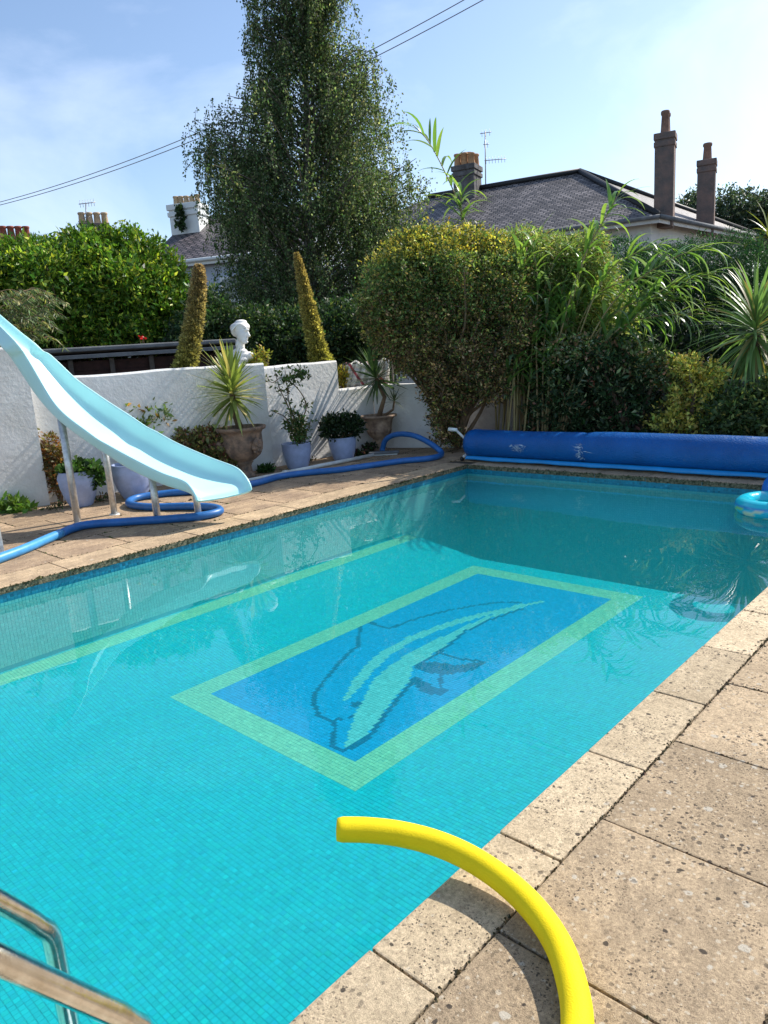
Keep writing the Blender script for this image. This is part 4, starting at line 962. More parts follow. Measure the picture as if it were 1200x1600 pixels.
small_plant('yellow_green_shrub', 'small yellow tipped shrub behind the step in the wall', 'shrub', [blob(536, 590, 12.0, 8, 16, .12), blob(541, 598, 12.0, 6, 8, .1)], 110, 6, .015, .05, .4, cgreen((.33, .30, .04), alt=(.5, .33, .05), altp=.2), targets=5, up=.6)

# white cloth with thin red lines beyond the low wall
t = thing('draped_cloth', 'crumpled white cloth with thin red lines hung beyond the low wall', 'cloth', at(575, 600, 12.0))
m, nt, b = nodes_mat('lined_cloth'); L = nt.links
tcn = N(nt, 'ShaderNodeTexCoord'); wv = N(nt, 'ShaderNodeTexWave', Scale=1.3, Distortion=2.5, Detail=1.0); wv.bands_direction = 'DIAGONAL'; L.new(tcn.outputs['UV'], wv.inputs['Vector'])
g2 = N(nt, 'ShaderNodeNewGeometry'); L.new(g2.outputs['Position'], wv.inputs['Vector'])
rp = N(nt, 'ShaderNodeValToRGB'); rp.color_ramp.elements[0].position = .955; rp.color_ramp.elements[1].position = .97; rp.color_ramp.elements[0].color = (.72, .70, .66, 1); rp.color_ramp.elements[1].color = (.45, .10, .12, 1)
L.new(wv.outputs['Fac'], rp.inputs['Fac']); L.new(rp.outputs[0], b.inputs['Base Color']); b.inputs['Roughness'].default_value = .85
mb = MB(); nu_, nv_ = 40, 22; vs = []
for i in range(nu_+1):
    for j in range(nv_+1):
        px_ = 540+68*i/nu_; py_ = 566+44*j/nv_ + 3*math.sin(i*.5)*(j == 0)
        if px_ > 588: py_ -= 4*(px_-588)/20*(1-j/nv_)*1.6
        q = at(px_, py_, 12.0+.05*math.sin(i*.9+j*.2)+.035*math.sin(i*2.1+j*.7)+.02*math.cos(j*1.3)); vs.append(rel(q, t))
fs = [(i*(nv_+1)+j, (i+1)*(nv_+1)+j, (i+1)*(nv_+1)+j+1, i*(nv_+1)+j+1) for i in range(nu_) for j in range(nv_)]
mb.add(vs, fs); o = mb.build('fabric', m, t, True); sdm = o.modifiers.new('solid', 'SOLIDIFY'); sdm.thickness = .006
a, b_ = at(536, 569, 12.0), at(612, 562, 12.0); mb = MB(); mb.tube([rel(a, t), rel(b_, t)], .012, 8); mb.tube([rel(a, t), (rel(a, t)[0], rel(a, t)[1], -t.location.z)], .015, 8); mb.tube([rel(b_, t), (rel(b_, t)[0], rel(b_, t)[1], -t.location.z)], .015, 8); mb.build('rail', M_greypost, t, True)

# ------------------------------------------------------------------ dark shed / fence with felt roof behind the wall
a = at(-30, 562, 12.6); b_ = at(352, 556, 12.9); a[2] = b_[2] = 0; d = b_-a; Ls = float(np.linalg.norm(d[:2])); ang = math.atan2(d[1], d[0])
t = thing('garden_shed', 'long low dark red-brown board shed with a grey felt roof edge', 'shed', a, rot=(0, 0, ang))
ztop = float(at(200, 558, 12.7)[2])
bays = 6; bw = Ls/bays
for i in range(bays+1):
    mb = MB(); mb.box((i*bw, -.03, ztop/2), (.07, .09, ztop)); mb.build('post', M_greypost, t)
bme = {}
for i in range(bays):
    for j in range(int(ztop/.155)+1):
        h = .145
        if 'b' not in bme:
            mbb = MB(); mbb.box((0, 0, 0), (bw-.075, .022, h)); bme['b'] = mbb.mesh('board'); bme['b'].materials.append(M_fencew)
        put('board', bme['b'], None, t, ((i+.5)*bw, .01+random.uniform(-.004, .004), ztop-.10-j*.152), (random.uniform(.05, .11), random.uniform(-.004, .004), 0))
mb = MB(); mb.box((Ls/2, .9, ztop/2-.02), (Ls, 1.75, ztop)); mb.build('back_wall', M_fencew, t)
mb = MB(); mb.box((Ls/2, .85, ztop+.11), (Ls+.3, 2.25, .07), M=Matrix.Rotation(-.04, 3, 'X')); mb.build('roof', M_felt, t, bev=.02)
mb = MB(); mb.box((Ls/2, -.27, ztop+.045), (Ls+.3, .03, .06)); mb.build('fascia', M_felt, t, bev=.005)
fl = at(222, 528, 12.9); small_plant('red_flowers', 'small red flowers showing above the shed roof', 'flowers', [(fl, (.045, .04, .025))], 8, 3, .012, .035, .8, cgreen((.55, .02, .02)), targets=3)

# ------------------------------------------------------------------ hedge and shrubs behind the left wall
def big_shrub(name, label, cat, blobs, ntuft, per, spread, L, W, colf, nb=14, trunk_r=.05, twig=None, trunkm=None, base=None, group=None, **kw):
    c = np.mean([b[0] for b in blobs], 0); base = np.array([c[0], c[1], 0.0]) if base is None else np.array(base, float)
    t = thing(name, label, cat, base, group); bpy.context.view_layer.update()
    tufts(blobs, ntuft, per, spread, L, W, colf, parent=t, **kw)
    T, _ = in_blobs(blobs, nb, .9); branches(base, T, trunk_r, t, trunkm or M_bark, 'trunk', .008)
    return t
HB = [blob(x, y, 14.6+dd, rx, rz, 1.0) for x, y, rx, rz, dd in ((20, 466, 56, 56, .2), (85, 458, 58, 60, 0), (150, 445, 52, 62, .2), (200, 455, 50, 56, 0), (248, 478, 40, 48, .1), (30, 515, 60, 44, .3), (110, 515, 70, 44, .1), (190, 515, 70, 44, .1), (258, 512, 46, 44, .1), (-45, 466, 55, 56, .3), (-50, 520, 60, 50, .3), (298, 494, 24, 46, .2))]
big_shrub('laurel_hedge', 'big bright green leafy hedge rising behind the dark shed at the left', 'hedge', knobs(HB, 90), 13500, 9, .042, .080, .42, cgreen((.085, .18, .022), alt=(.30, .38, .045), altp=.26, tuftv=.65), nb=26, shell=.22, up=.8, along=.22, matl=M_glossleaf)
sp_ = [blob(x, y+8, 14.5, 7, 15, .15) for x, y in ((90, 380), (112, 374), (135, 368), (75, 390), (158, 370), (180, 378), (215, 372), (235, 390), (262, 402), (285, 430), (200, 368), (50, 392), (20, 396), (128, 374), (148, 376), (0, 400), (246, 398), (275, 412))]
big_shrub('hedge_shoots', 'upright bright shoots sticking out of the top of the left hedge', 'hedge', sp_, 560, 9, .025, .075, .42, cgreen((.13, .26, .025), alt=(.30, .36, .05), altp=.3), nb=20, trunk_r=.02, base=at(140, 450, 14.5)*[1, 1, 0]+[0, 0, 0], up=1.6, along=.14, matl=M_glossleaf)
# feathery drooping shrub at the far left
t = thing('feathery_shrub', 'drooping feathery grey-green shrub above the slide at the left edge', 'shrub', at(10, 520, 11.3)*[1, 1, 0]); bpy.context.view_layer.update()
segs = []; PP = []; DD = []
for i in range(95):
    q = at(random.uniform(-60, 75), random.uniform(455, 530), 11.3+random.uniform(-.5, .5)); 
    if q[2] > at(q[0]*0+20, 455, 11.3)[2]: q[2] -= .3
    dr = unit(RIGHT*random.uniform(-.2, 1.1)+DEEP*random.uniform(-.7, .7)+UP*random.uniform(-.1, .35)); ln = random.uniform(.2, .42)
    p = [q, q+dr*ln*.5+UP*.02, q+dr*ln-UP*.10]; spp = smooth_path(p, 4); segs.append((spp, list(np.linspace(.006, .003, len(spp)))))
    for s in spp:
        for sd_ in (-1, 1):
            for e_ in range(2): PP.append(s+rng.normal(0, .006, 3)); DD.append(unit(np.cross(dr, UP))*sd_*.8+dr*.35-UP*random.uniform(.5, 1.1))
PP, DD = np.array(PP), np.array(DD)
me = leaf_mesh('fronds', PP, DD, rng.uniform(.07, .14, len(PP)), .016, cgreen((.10, .15, .06), alt=(.36, .34, .16), altp=.2)(PP, len(PP), rng.random(len(PP))))
me.transform(Matrix.Translation(-t.location)); put('fronds', me, M_leaf, t); limb_mesh(segs, 5, t).build('stems', M_twig, t, True)

# dark ivy-like hedge behind spikes and bust
DB = [blob(x, y, 13.8, rx, rz, .9) for x, y, rx, rz in ((330, 520, 45, 60), (395, 540, 55, 60), (460, 545, 55, 60), (520, 540, 50, 60), (575, 560, 50, 50), (560, 520, 40, 50), (300, 545, 40, 35))]
big_shrub('dark_hedge', 'very dark green hedge under the birch, behind the bust', 'hedge', DB, 6500, 8, .05, .066, .55, cgreen((.032, .068, .026), alt=(.16, .19, .06), altp=.08, tuftv=.35), nb=14, shell=.25)

# ------------------------------------------------------------------ birch
def birch():
    d0 = 17.0; base = at(492, 590, d0); base[2] = 0
    t = thing('birch_tree', 'tall weeping birch with a pale trunk standing behind the wall', 'tree', base); bpy.context.view_layer.update()
    tr_ = smooth_path([base, at(488, 500, d0), at(482, 380, d0), at(480, 250, d0), at(478, 130, d0), at(472, 20, d0), at(462, -120, d0), at(455, -230, d0)], 8)
    mb = MB(); mb.tube([rel(q, t) for q in tr_], list(np.linspace(.13, .012, len(tr_))), 10); mb.tube([rel(q, t) for q in smooth_path([base+[.1, 0, 0], at(455, 470, d0), at(440, 400, d0), at(420, 300, d0)], 6)], list(np.linspace(.09, .02, 19)), 8)
    mb.build('trunk', M_birch, t, True)
    ys_ = [-230, -120, -20, 50, 80, 120, 170, 200, 240, 300, 350, 400, 450, 560, 610]
    xl = [440, 408, 362, 372, 376, 356, 350, 302, 296, 300, 328, 352, 356, 362, 370]
    xr = [470, 500, 532, 505, 588, 612, 600, 622, 655, 678, 678, 672, 662, 625, 605]
    LPn = []; LD = []; segs = []; tw = []
    tra = np.array(tr_)
    nb_ = 430
    for i in range(nb_):
        py = -200+780*(random.random()**.8)
        l_, r_ = np.interp(py, ys_, xl), np.interp(py, ys_, xr); cxx = np.interp(py, [-230, 600], [455, 490])
        side = random.choice((-1, 1)) if py > 0 else random.choice((-1, 1))
        u_ = random.random()**.55; ex = cxx + ((r_-cxx) if side > 0 else (l_-cxx))*u_*.97
        half = (r_-l_)/2*px2m(d0); dep = random.uniform(-1, 1)*half*math.sqrt(max(0, 1-u_*u_))*.95
        tip = at(ex, py, d0)+DEEP*dep
        zt_ = tip[2]-np.linalg.norm((tip-base)[:2])*random.uniform(.35, .8); j = np.argmin(np.abs(tra[:, 2]-max(1.2, zt_))); st = tra[j]
        mid = st*.45+tip*.55+np.array([0, 0, .25]); p = smooth_path([st, mid, tip], 6); rr_ = .009+.010*np.linalg.norm(tip-st)/2.5
        segs.append((p, list(np.linspace(rr_, .005, len(p)))))
        nst = random.choice((3, 5, 9, 14, 16))
        for s in range(nst):
            q = p[random.randint(max(2, len(p)//3), len(p)-1)] if s else tip
            q = q+rng.normal(0, .13, 3)*[1, 1, .5]; ln = random.uniform(.3, .95)*(1 if py > 60 else .75)
            dv = np.array([random.uniform(-.3, .3), random.uniform(-.3, .3), -1.0]); k = int(ln/.017)
            tt = np.linspace(0, 1, k)[:, None]; strand = q+dv*ln*tt+np.array([0, 0, .15])*np.sin(tt*math.pi)*.3
            tw.append(([q, q+dv*ln*.5+[0, 0, .03], q+dv*ln], [.004, .003, .002]))
            LPn.append(strand+rng.normal(0, .035, strand.shape)); LD.append(np.repeat(dv[None], k, 0))
    P = np.concatenate(LPn); D = np.concatenate(LD)+rng.normal(0, .8, P.shape)
    fb = [blob(x, y, d0, rx, rz, ry) for x, y, rx, rz, ry in ((470, 20, 40, 60, .5), (468, 110, 62, 60, .8), (490, 190, 90, 60, 1.2), (480, 280, 120, 70, 1.5), (500, 360, 125, 70, 1.6), (500, 440, 120, 70, 1.6), (495, 520, 110, 60, 1.4), (560, 280, 70, 60, 1.0), (600, 340, 55, 60, .9), (400, 300, 50, 50, .8))]
    T_, _n = in_blobs(knobs(fb, 60, .25, .5), 5600, .45); ix = np.repeat(np.arange(len(T_)), 13)
    P2 = T_[ix]+rng.normal(0, 1, (len(ix), 3))*[.09, .09, .16]; P = np.concatenate([P, P2]); D = np.concatenate([D, rng.normal(0, .7, P2.shape)+[0, 0, -.8]])
    n = len(P); col_ = vary((.072, .118, .048), n, .45, alt=(.24, .27, .15), altp=.24)
    me = leaf_mesh('crown', P, D, rng.uniform(.035, .075, n), rng.uniform(.028, .048, n), col_); me.transform(Matrix.Translation(-t.location)); put('crown', me, M_matleaf, t)
    limb_mesh(segs, 6, t).build('branch', M_darkbirch, t, True); limb_mesh(tw, 3, t).build('twigs', M_bark, t)['kind'] = 'stuff'
    print('birch leaves', n)
birch()

# ------------------------------------------------------------------ pittosporum and its neighbours
def pitt_col(P, n, tr_):
    z = P[:, 2]; side = 0
    c = vary((.12, .185, .055), n, .35, alt=(.34, .31, .08), altp=.22)
    t_ = np.clip((2.7-z)/1.3, 0, 1)*.95; dead = rng.random(n) < t_*(.35+.65*tr_); c[dead] = vary((.27, .18, .09), int(dead.sum()), .35, alt=(.07, .05, .03), altp=.3)
    top = (z > 2.75) & (tr_ > .45) & (rng.random(n) < .7); c[top] = vary((.42, .36, .06), int(top.sum()), .25)
    return np.clip(c*np.exp((tr_[:, None]-.5)*1.5), .002, .9)
PB_ = [blob(x, y, 10.9+dd, rx, rz, ry) for x, y, rx, rz, ry, dd in ((690, 440, 92, 70, .8, 0), (625, 462, 56, 66, .6, 0), (770, 455, 56, 68, .65, 0), (690, 505, 108, 62, .8, 0), (655, 400, 44, 38, .5, .1), (722, 400, 58, 34, .5, .1), (602, 500, 32, 38, .45, 0), (655, 548, 45, 34, .5, -.1), (730, 560, 74, 44, .55, -.1), (705, 606, 36, 34, .4, -.1), (800, 515, 26, 48, .4, -.1), (690, 650, 16, 30, .2, -.15), (705, 685, 26, 10, .2, -.15), (765, 600, 34, 26, .35, -.1))]
bse = onz(715, 700)
big_shrub('pittosporum_bush', 'huge rounded bush, green and gold on top and brown and dry below', 'bush', knobs(PB_, 95, .12, .3), 21000, 8, .03, .038, .5, pitt_col, nb=90, trunk_r=.035, base=bse, shell=.30, up=.6, along=.07, trunkm=M_twig)
GB = [blob(x, y, 11.7, rx, rz, .7) for x, y, rx, rz in ((860, 450, 62, 58), (912, 480, 52, 64), (838, 412, 64, 34), (925, 528, 45, 46), (870, 520, 66, 56), (790, 398, 56, 24), (888, 412, 42, 30))]
big_shrub('willowy_bush', 'loose light green bush with narrow leaves behind the reeds', 'bush', knobs(GB, 50), 10500, 9, .04, .062, .24, cgreen((.17, .26, .07), alt=(.40, .43, .16), altp=.3, alt2=(.30, .20, .09), alt2p=.06), nb=24, shell=.3, up=.2, along=.1, droop=.5)

# ------------------------------------------------------------------ giant reed
t = thing('giant_reed', 'clump of tall reeds with arching canes and long drooping green leaves', 'reeds', onz(850, 690)+[0, .9, 0]); bpy.context.view_layer.update()
canes = []
dR = 11.0
for i in range(46):
    bx_ = random.uniform(775, 880); by_ = 672; topx = bx_+random.uniform(-15, 95)*random.random(); topy = random.uniform(385, 520)
    canes.append(([(bx_, by_), ((bx_*.6+topx*.4)+random.uniform(-6, 6), (by_*.5+topy*.5)), (topx, topy)], dR+random.uniform(-.35, .35), 1))
canes += [([(850, 672), (868, 560), (893, 460), (918, 390), (946, 340), (968, 300)], dR-.3, 2), ([(845, 672), (800, 560), (765, 440), (728, 350), (705, 290), (672, 225), (645, 195)], dR+.2, 2), ([(740, 400), (722, 345), (720, 300)], dR+.2, 2),
          ([(870, 660), (895, 560), (940, 440), (985, 400), (1032, 383)], dR-.3, 3), ([(870, 660), (900, 580), (960, 470), (1040, 410), (1100, 385)], dR-.4, 3), ([(875, 660), (910, 590), (980, 510), (1040, 450), (1120, 425)], dR-.3, 3),
          ([(870, 665), (905, 600), (960, 520), (1020, 495), (1100, 490)], dR-.45, 3), ([(872, 660), (900, 590), (950, 540), (1010, 480), (1075, 440)], dR-.2, 3), ([(868, 660), (890, 560), (925, 470), (975, 440), (1030, 430)], dR-.1, 3), ([(872, 660), (905, 570), (950, 500), (1000, 470), (1060, 470)], dR-.25, 3), ([(860, 660), (880, 540), (905, 430), (925, 370)], dR-.2, 1), ([(840, 660), (838, 520), (840, 440), (832, 380)], dR-.3, 1)]
reed_leaf = []
reedmats = []
for j, c_ in enumerate(((.15, .29, .07), (.11, .21, .06), (.25, .38, .09), (.16, .24, .13))):
    m_, nt_, b_ = nodes_mat('reed_leaf_green'); b_.inputs['Base Color'].default_value = (*c_, 1); b_.inputs['Roughness'].default_value = .33
    tl = N(nt_, 'ShaderNodeBsdfTranslucent'); tl.inputs['Color'].default_value = (c_[0]*1.6, c_[1]*1.6, c_[2]*.8, 1); xx_ = N(nt_, 'ShaderNodeMixShader', Fac=.4)
    nt_.links.new(b_.outputs[0], xx_.inputs[1]); nt_.links.new(tl.outputs[0], xx_.inputs[2]); nt_.links.new(xx_.outputs[0], nt_.nodes['Material Output'].inputs['Surface']); reedmats.append(m_)
for j in range(14):
    me = sword_leaf(random.uniform(.34, .66), random.uniform(.042, .068), random.uniform(.5, 2.3), 7, .2, .6); me.materials.append(reedmats[j % 4]); reed_leaf.append(me)
nleaf = 0; rest = [MB() for _ in range(4)]
order = sorted(range(len(canes)), key=lambda i: -canes[i][2])
for ci in order:
    path, dd, kind_ = canes[ci]
    p = [at(x, y, dd+.03*i) for i, (x, y) in enumerate(path)]
    if path[0][1] > 650: p[0][2] = 0.0
    sp = smooth_path(p, 9); mb = MB(); mb.tube([rel(q, t) for q in sp], list(np.linspace(.016, .005, len(sp))), 6); mb.build('cane', M_cane, t, True)
    n_ = len(sp); start = .36 if kind_ == 1 else (.45 if kind_ == 3 else .5); cnt = {1: 24, 2: 22, 3: 38}[kind_]
    for k in range(cnt):
        s = start+(1-start)*(k+random.random()*.6)/cnt; i = min(n_-2, int(s*(n_-1))); q = np.array(sp[i]); tg = unit(np.array(sp[i+1])-sp[i])
        azd = unit(np.cross(tg, rng.normal(size=3)))
        sp_ang = .85-.55*max(0, (s-.75)*4); d_ = unit(tg*math.cos(sp_ang)+azd*math.sin(sp_ang))
        yv = unit(np.cross(UP, d_)); zv = np.cross(d_, yv)
        M3 = Matrix(((d_[0], yv[0], zv[0]), (d_[1], yv[1], zv[1]), (d_[2], yv[2], zv[2])))
        me = random.choice(reed_leaf)
        if nleaf < 300: put('leaf', me, None, t, rel(q, t), M3.to_euler()); nleaf += 1
        else:
            jj = random.randint(0, 3); vs = [M3 @ v.co + Vector([float(w) for w in rel(q, t)]) for v in me.vertices]; rest[jj].add(vs, [tuple(f.vertices) for f in me.polygons])
for jj in range(4):
    o = rest[jj].build('leaf_mass', reedmats[jj], t, True); o['kind'] = 'stuff'
# dry standing stems at the base
segs = []
for i in range(240):
    q = onz(random.uniform(775, 880), 690)+DEEP*random.uniform(.7, 1.5); q[2] = 0; lean = RIGHT*random.uniform(-.25, .45)+DEEP*random.uniform(-.2, .2); h = random.uniform(.5, 1.3)
    segs.append(([q, q+lean*h*.4+UP*h*.5, q+lean*h+UP*h], [.011, .009, .005]))
limb_mesh(segs, 4, t).build('dry_stems', M_straw, t)['kind'] = 'stuff'

# ------------------------------------------------------------------ shrubs behind the cover roller
big_shrub('mahonia_shrub', 'dark glossy fern-like shrub behind the left half of the cover roller', 'shrub', [blob(x, y, 10.9, rx, rz, .5) for x, y, rx, rz in ((900, 600, 60, 55), (960, 600, 60, 55), (900, 650, 70, 40), (980, 650, 60, 40), (940, 560, 55, 30), (1000, 580, 40, 40))], 2300, 10, .03, .075, .34, cgreen((.036, .075, .03), alt=(.22, .27, .14), altp=.13, alt2=(.25, .11, .07), alt2p=.03, tuftv=.4), nb=16, shell=.3, along=.12, matl=M_glossleaf)
big_shrub('flowering_shrub', 'mid green shrub with pinkish brown tips above the dark fern-like shrub', 'shrub', [blob(x, y, 10.7, rx, rz, .3) for x, y, rx, rz in ((900, 545, 50, 20), (930, 550, 50, 22), (985, 565, 34, 22), (1040, 580, 36, 24), (1075, 600, 30, 30))], 900, 8, .03, .05, .5, cgreen((.14, .20, .07), alt=(.44, .27, .16), altp=.26, alt2=(.40, .42, .30), alt2p=.1), nb=10, shell=.3)
big_shrub('golden_shrub', 'yellow variegated shrub behind the middle of the cover roller', 'shrub', [blob(x, y, 10.5, rx, rz, .3) for x, y, rx, rz in ((1085, 620, 38, 34), (1065, 655, 40, 26), (1035, 668, 26, 12), (1105, 650, 34, 34), (1070, 575, 18, 14), (1110, 590, 14, 18), (1130, 670, 28, 22))], 1000, 8, .025, .05, .55, cgreen((.62, .54, .13), alt=(.20, .26, .06), altp=.36), nb=12, shell=.4, up=.7, along=.06)
big_shrub('green_shrub', 'mid green leafy shrub beneath the cabbage palm at the right edge', 'shrub', [blob(x, y, 10.3, rx, rz, .4) for x, y, rx, rz in ((1150, 645, 46, 38), (1200, 650, 50, 46), (1170, 675, 60, 28), (1230, 640, 50, 50))], 1500, 8, .03, .06, .45, cgreen((.065, .115, .04), alt=(.28, .32, .10), altp=.14), nb=12, shell=.35)
# cabbage palm at the right
def palm(label, px, py, d, n, L, col, trunk_to):
    c = at(px, py, d); t = thing('cabbage_palm', label, 'palm', (c[0], c[1], 0))
    mb = MB(); mb.tube([(0, 0, 0), (.03, 0, c[2]*.5), (0, 0, c[2]-.02)], [.085, .07, .065], 12); mb.build('trunk', M_bark, t, True)
    sword_head(t, c, n, L, .045, col, -1.35, 1.4, .95, colv=.25, stem=.34, alt=(.25, .22, .09), altp=.1)
palm('cabbage palm with a wide head of arching sword leaves at the right edge', 1180, 522, 10.8, 230, .96, (.12, .21, .07), None)
palm('tall palm top with yellowish leaves far behind the clipped hedge at the right', 1200, 372, 17.5, 40, .75, (.20, .24, .06), None)
# clipped conifer hedge
CB = [blob(x, y, 14.4, rx, rz, .75) for x, y, rx, rz in ((965, 432, 55, 44), (1030, 434, 58, 44), (1095, 430, 58, 46), (1148, 426, 40, 46), (1180, 460, 34, 56), (970, 480, 70, 60), (1050, 490, 80, 60), (1130, 490, 80, 60), (900, 470, 50, 60), (950, 560, 70, 60), (1040, 560, 80, 60), (1130, 560, 80, 60), (1210, 540, 50, 70), (1260, 500, 50, 70))]
big_shrub('conifer_hedge', 'dense dark green clipped conifer hedge behind the reeds at the right', 'hedge', knobs(CB, 60, .1, .22), 26000, 8, .03, .044, .28, cgreen((.022, .068, .028), alt=(.05, .12, .045), altp=.15, tuftv=.25), nb=10, shell=.16, up=.9, along=.08)
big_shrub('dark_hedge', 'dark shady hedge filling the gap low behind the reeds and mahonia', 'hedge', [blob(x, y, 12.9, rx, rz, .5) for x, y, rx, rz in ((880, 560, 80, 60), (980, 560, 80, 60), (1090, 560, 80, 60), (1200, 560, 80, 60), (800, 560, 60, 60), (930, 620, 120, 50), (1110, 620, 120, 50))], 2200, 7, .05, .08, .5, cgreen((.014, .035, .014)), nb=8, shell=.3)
# distant trees on the right
for lab, bl in (('distant dark round tree between the two tall chimney stacks', [blob(1080, 342, 38, 20, 30, 1.3), blob(1072, 360, 38, 24, 26, 1.3)]),
                ('distant broad dark tree right of the second tall chimney stack', [blob(1138, 335, 38, 30, 30, 1.8), blob(1170, 345, 38, 30, 32, 1.8), blob(1130, 365, 38, 36, 30, 1.8)]),
                ('distant dark tree cut off by the right edge of the view', [blob(1215, 342, 38, 30, 36, 1.8), blob(1200, 365, 38, 30, 34, 1.8)])):
    big_shrub('distant_tree', lab, 'tree', bl, 1500, 9, .12, .12, .6, cgreen((.045, .075, .045), alt=(.16, .19, .14), altp=.12), nb=8, trunk_r=.15, shell=.3, group='trees far beyond the right hand house')

# ------------------------------------------------------------------ right hand house
def solve_z(px, py, z):  # point at height z seen at this place
    r = ray(px, py); return CAM + r*((z-CAM[2])/r[2])
def uvquad(mb_pts, uvs): pass
def roof_face(name, pts, m, parent, uaxis):
    pts = [np.array(p, float) for p in pts]; me = bpy.data.meshes.new(name); me.from_pydata([rel(p, parent) for p in pts], [], [tuple(range(len(pts)))])
    nrm = unit(np.cross(pts[1]-pts[0], pts[2]-pts[0])); ua = unit(np.array(uaxis, float)); va = np.cross(nrm, ua)
    uv = me.uv_layers.new(name='UVMap')
    for l in me.loops:
        p = pts[l.vertex_index]; uv.data[l.index].uv = (float(p@ua), float(p@va))
    o = put(name, me, m, parent); s = o.modifiers.new('solid', 'SOLIDIFY'); s.thickness = .10; s.offset = -1 if nrm[2] > 0 else 1; return o
def chimney(parent, c, w, dp, z0, z1, ang, m, potm, pots, poth, potr, cap=.12, name='chimney'):
    mb = MB(); mb.box((0, 0, (z1-z0)/2), (w, dp, z1-z0)); mb.box((0, 0, z1-z0-.30), (w+cap*.8, dp+cap*.8, .16)); mb.box((0, 0, z1-z0-.06), (w+cap, dp+cap, .20))
    o = mb.build(name, m, parent, loc=rel((c[0], c[1], z0), parent), rot=(0, 0, ang), bev=.02)
    for (dx, dy, hs) in pots:
        mb = MB(); h = poth*hs; mb.lathe([(potr*1.12, 0), (potr*1.05, h*.1), (potr*.86, h*.78), (potr*1.05, h*.84), (potr*1.08, h*.95), (potr*.95, h), (potr*.75, h), (potr*.7, h*.6)], c=(0, 0, 0), n=16)
        q = mb.build('chimney_pot', potm, o, True, loc=(dx, dy, z1-z0+.04))
    return o
ZE = 5.2
E0 = solve_z(1028, 336, ZE); E1 = solve_z(800, 367, ZE); E2 = solve_z(1127, 356, ZE)
u_ = unit((E1-E0)*[1, 1, 0]); v_ = unit((E2-E0)*[1, 1, 0]); print('house corner', E0, 'dot', u_@v_, np.linalg.norm(E1-E0), np.linalg.norm(E2-E0))
best = None
for a_h in np.linspace(1.5, 8, 66):
    for h_ in np.linspace(1.0, 6, 51):
        q = E0+(u_+v_)*a_h+UP*h_; c_ = MC@(q-CAM); s_ = np.array([600+FPX*c_[0]/c_[2], 800-FPX*c_[1]/c_[2]]); e_ = np.hypot(*(s_-[907, 270]))+ (abs(h_/a_h-.75))*2
        if best is None or e_ < best[0]: best = (e_, a_h, h_)
_, AH, HH = best; print('hip', best)
LH = 16.0; WH = 2*AH
t = thing('hipped_house', 'grey slate hipped-roof house with tall chimneys at the right', 'house', (E0[0], E0[1], 0)); HOUSE = t
OH = .35
def hp_(a, b, z): return E0+u_*a+v_*b+UP*(z-ZE)
R0 = hp_(AH, AH, ZE+HH); R1 = hp_(LH-AH, AH, ZE+HH)
roof_face('roof', [hp_(0, 0, ZE), hp_(LH, 0, ZE), R1, R0], M_slate, t, u_)
roof_face('roof', [hp_(0, 0, ZE), R0, hp_(0, WH, ZE)], M_slate, t, v_)
roof_face('roof', [hp_(LH, WH, ZE), hp_(0, WH, ZE), R0, R1], M_slate, t, u_)
roof_face('roof', [hp_(LH, 0, ZE), hp_(LH, WH, ZE), R1], M_slate, t, v_)
mb = MB(); mb.tube([rel(hp_(0, 0, ZE+.03), t), rel(R0+UP*.05, t)], .11, 8); mb.tube([rel(R0+UP*.05, t), rel(R1+UP*.05, t)], .11, 8); mb.tube([rel(hp_(0, WH, ZE+.03), t), rel(R0+UP*.05, t)], .11, 8); mb.build('ridge_tiles', M_slate2, t, True)
ang = math.atan2(u_[1], u_[0])
def hbox(name, a0, a1, b0, b1, z0, z1, m, bev=0):
    c_ = hp_((a0+a1)/2, (b0+b1)/2, (z0+z1)/2); mb = MB(); mb.box((0, 0, 0), (abs(a1-a0), abs(b1-b0), z1-z0))
    return mb.build(name, m, t, loc=rel(c_, t), rot=(0, 0, ang), bev=bev)
sg = 1 if np.cross(u_, v_)[2] > 0 else -1
mb = MB(); cc_ = [hp_(OH, OH, 0), hp_(LH-OH, OH, 0), hp_(LH-OH, WH-OH, 0), hp_(OH, WH-OH, 0)]
mb.add([rel(q, t) for q in cc_]+[rel(q+UP*(ZE-.02), t) for q in cc_], [(0, 1, 5, 4), (1, 2, 6, 5), (2, 3, 7, 6), (3, 0, 4, 7), (4, 5, 6, 7)]); mb.build('wall', M_cream, t)
def strip(name, A_, B_, C_, D_, z0, z1, m):
    mb = MB(); q4 = [rel(hp_(a_, b_, 0), t) for a_, b_ in (A_, B_, C_, D_)]
    vs = [(q[0], q[1], z0) for q in q4]+[(q[0], q[1], z1) for q in q4]; mb.add(vs, [(0, 1, 2, 3), (4, 5, 6, 7), (0, 1, 5, 4), (1, 2, 6, 5), (2, 3, 7, 6), (3, 0, 4, 7)]); return mb.build(name, m, t)
strip('fascia', (-.03, -.06), (LH, -.06), (LH, -.03), (-.03, -.03), ZE-.24, ZE-.02, M_cream); strip('fascia', (-.06, -.06), (-.035, -.06), (-.035, WH), (-.06, WH), ZE-.24, ZE-.02, M_cream)
strip('soffit', (0, 0), (LH, 0), (LH, OH), (0, OH), ZE-.20, ZE-.16, M_cream)
mb = MB(); mb.tube([rel(hp_(-.1, -.12, ZE-.06), t), rel(hp_(LH, -.12, ZE-.06), t)], .07, 10); mb.tube([rel(hp_(-.12, -.1, ZE-.06), t), rel(hp_(-.12, WH, ZE-.06), t)], .07, 10); mb.build('gutter', M_felt, t, True)
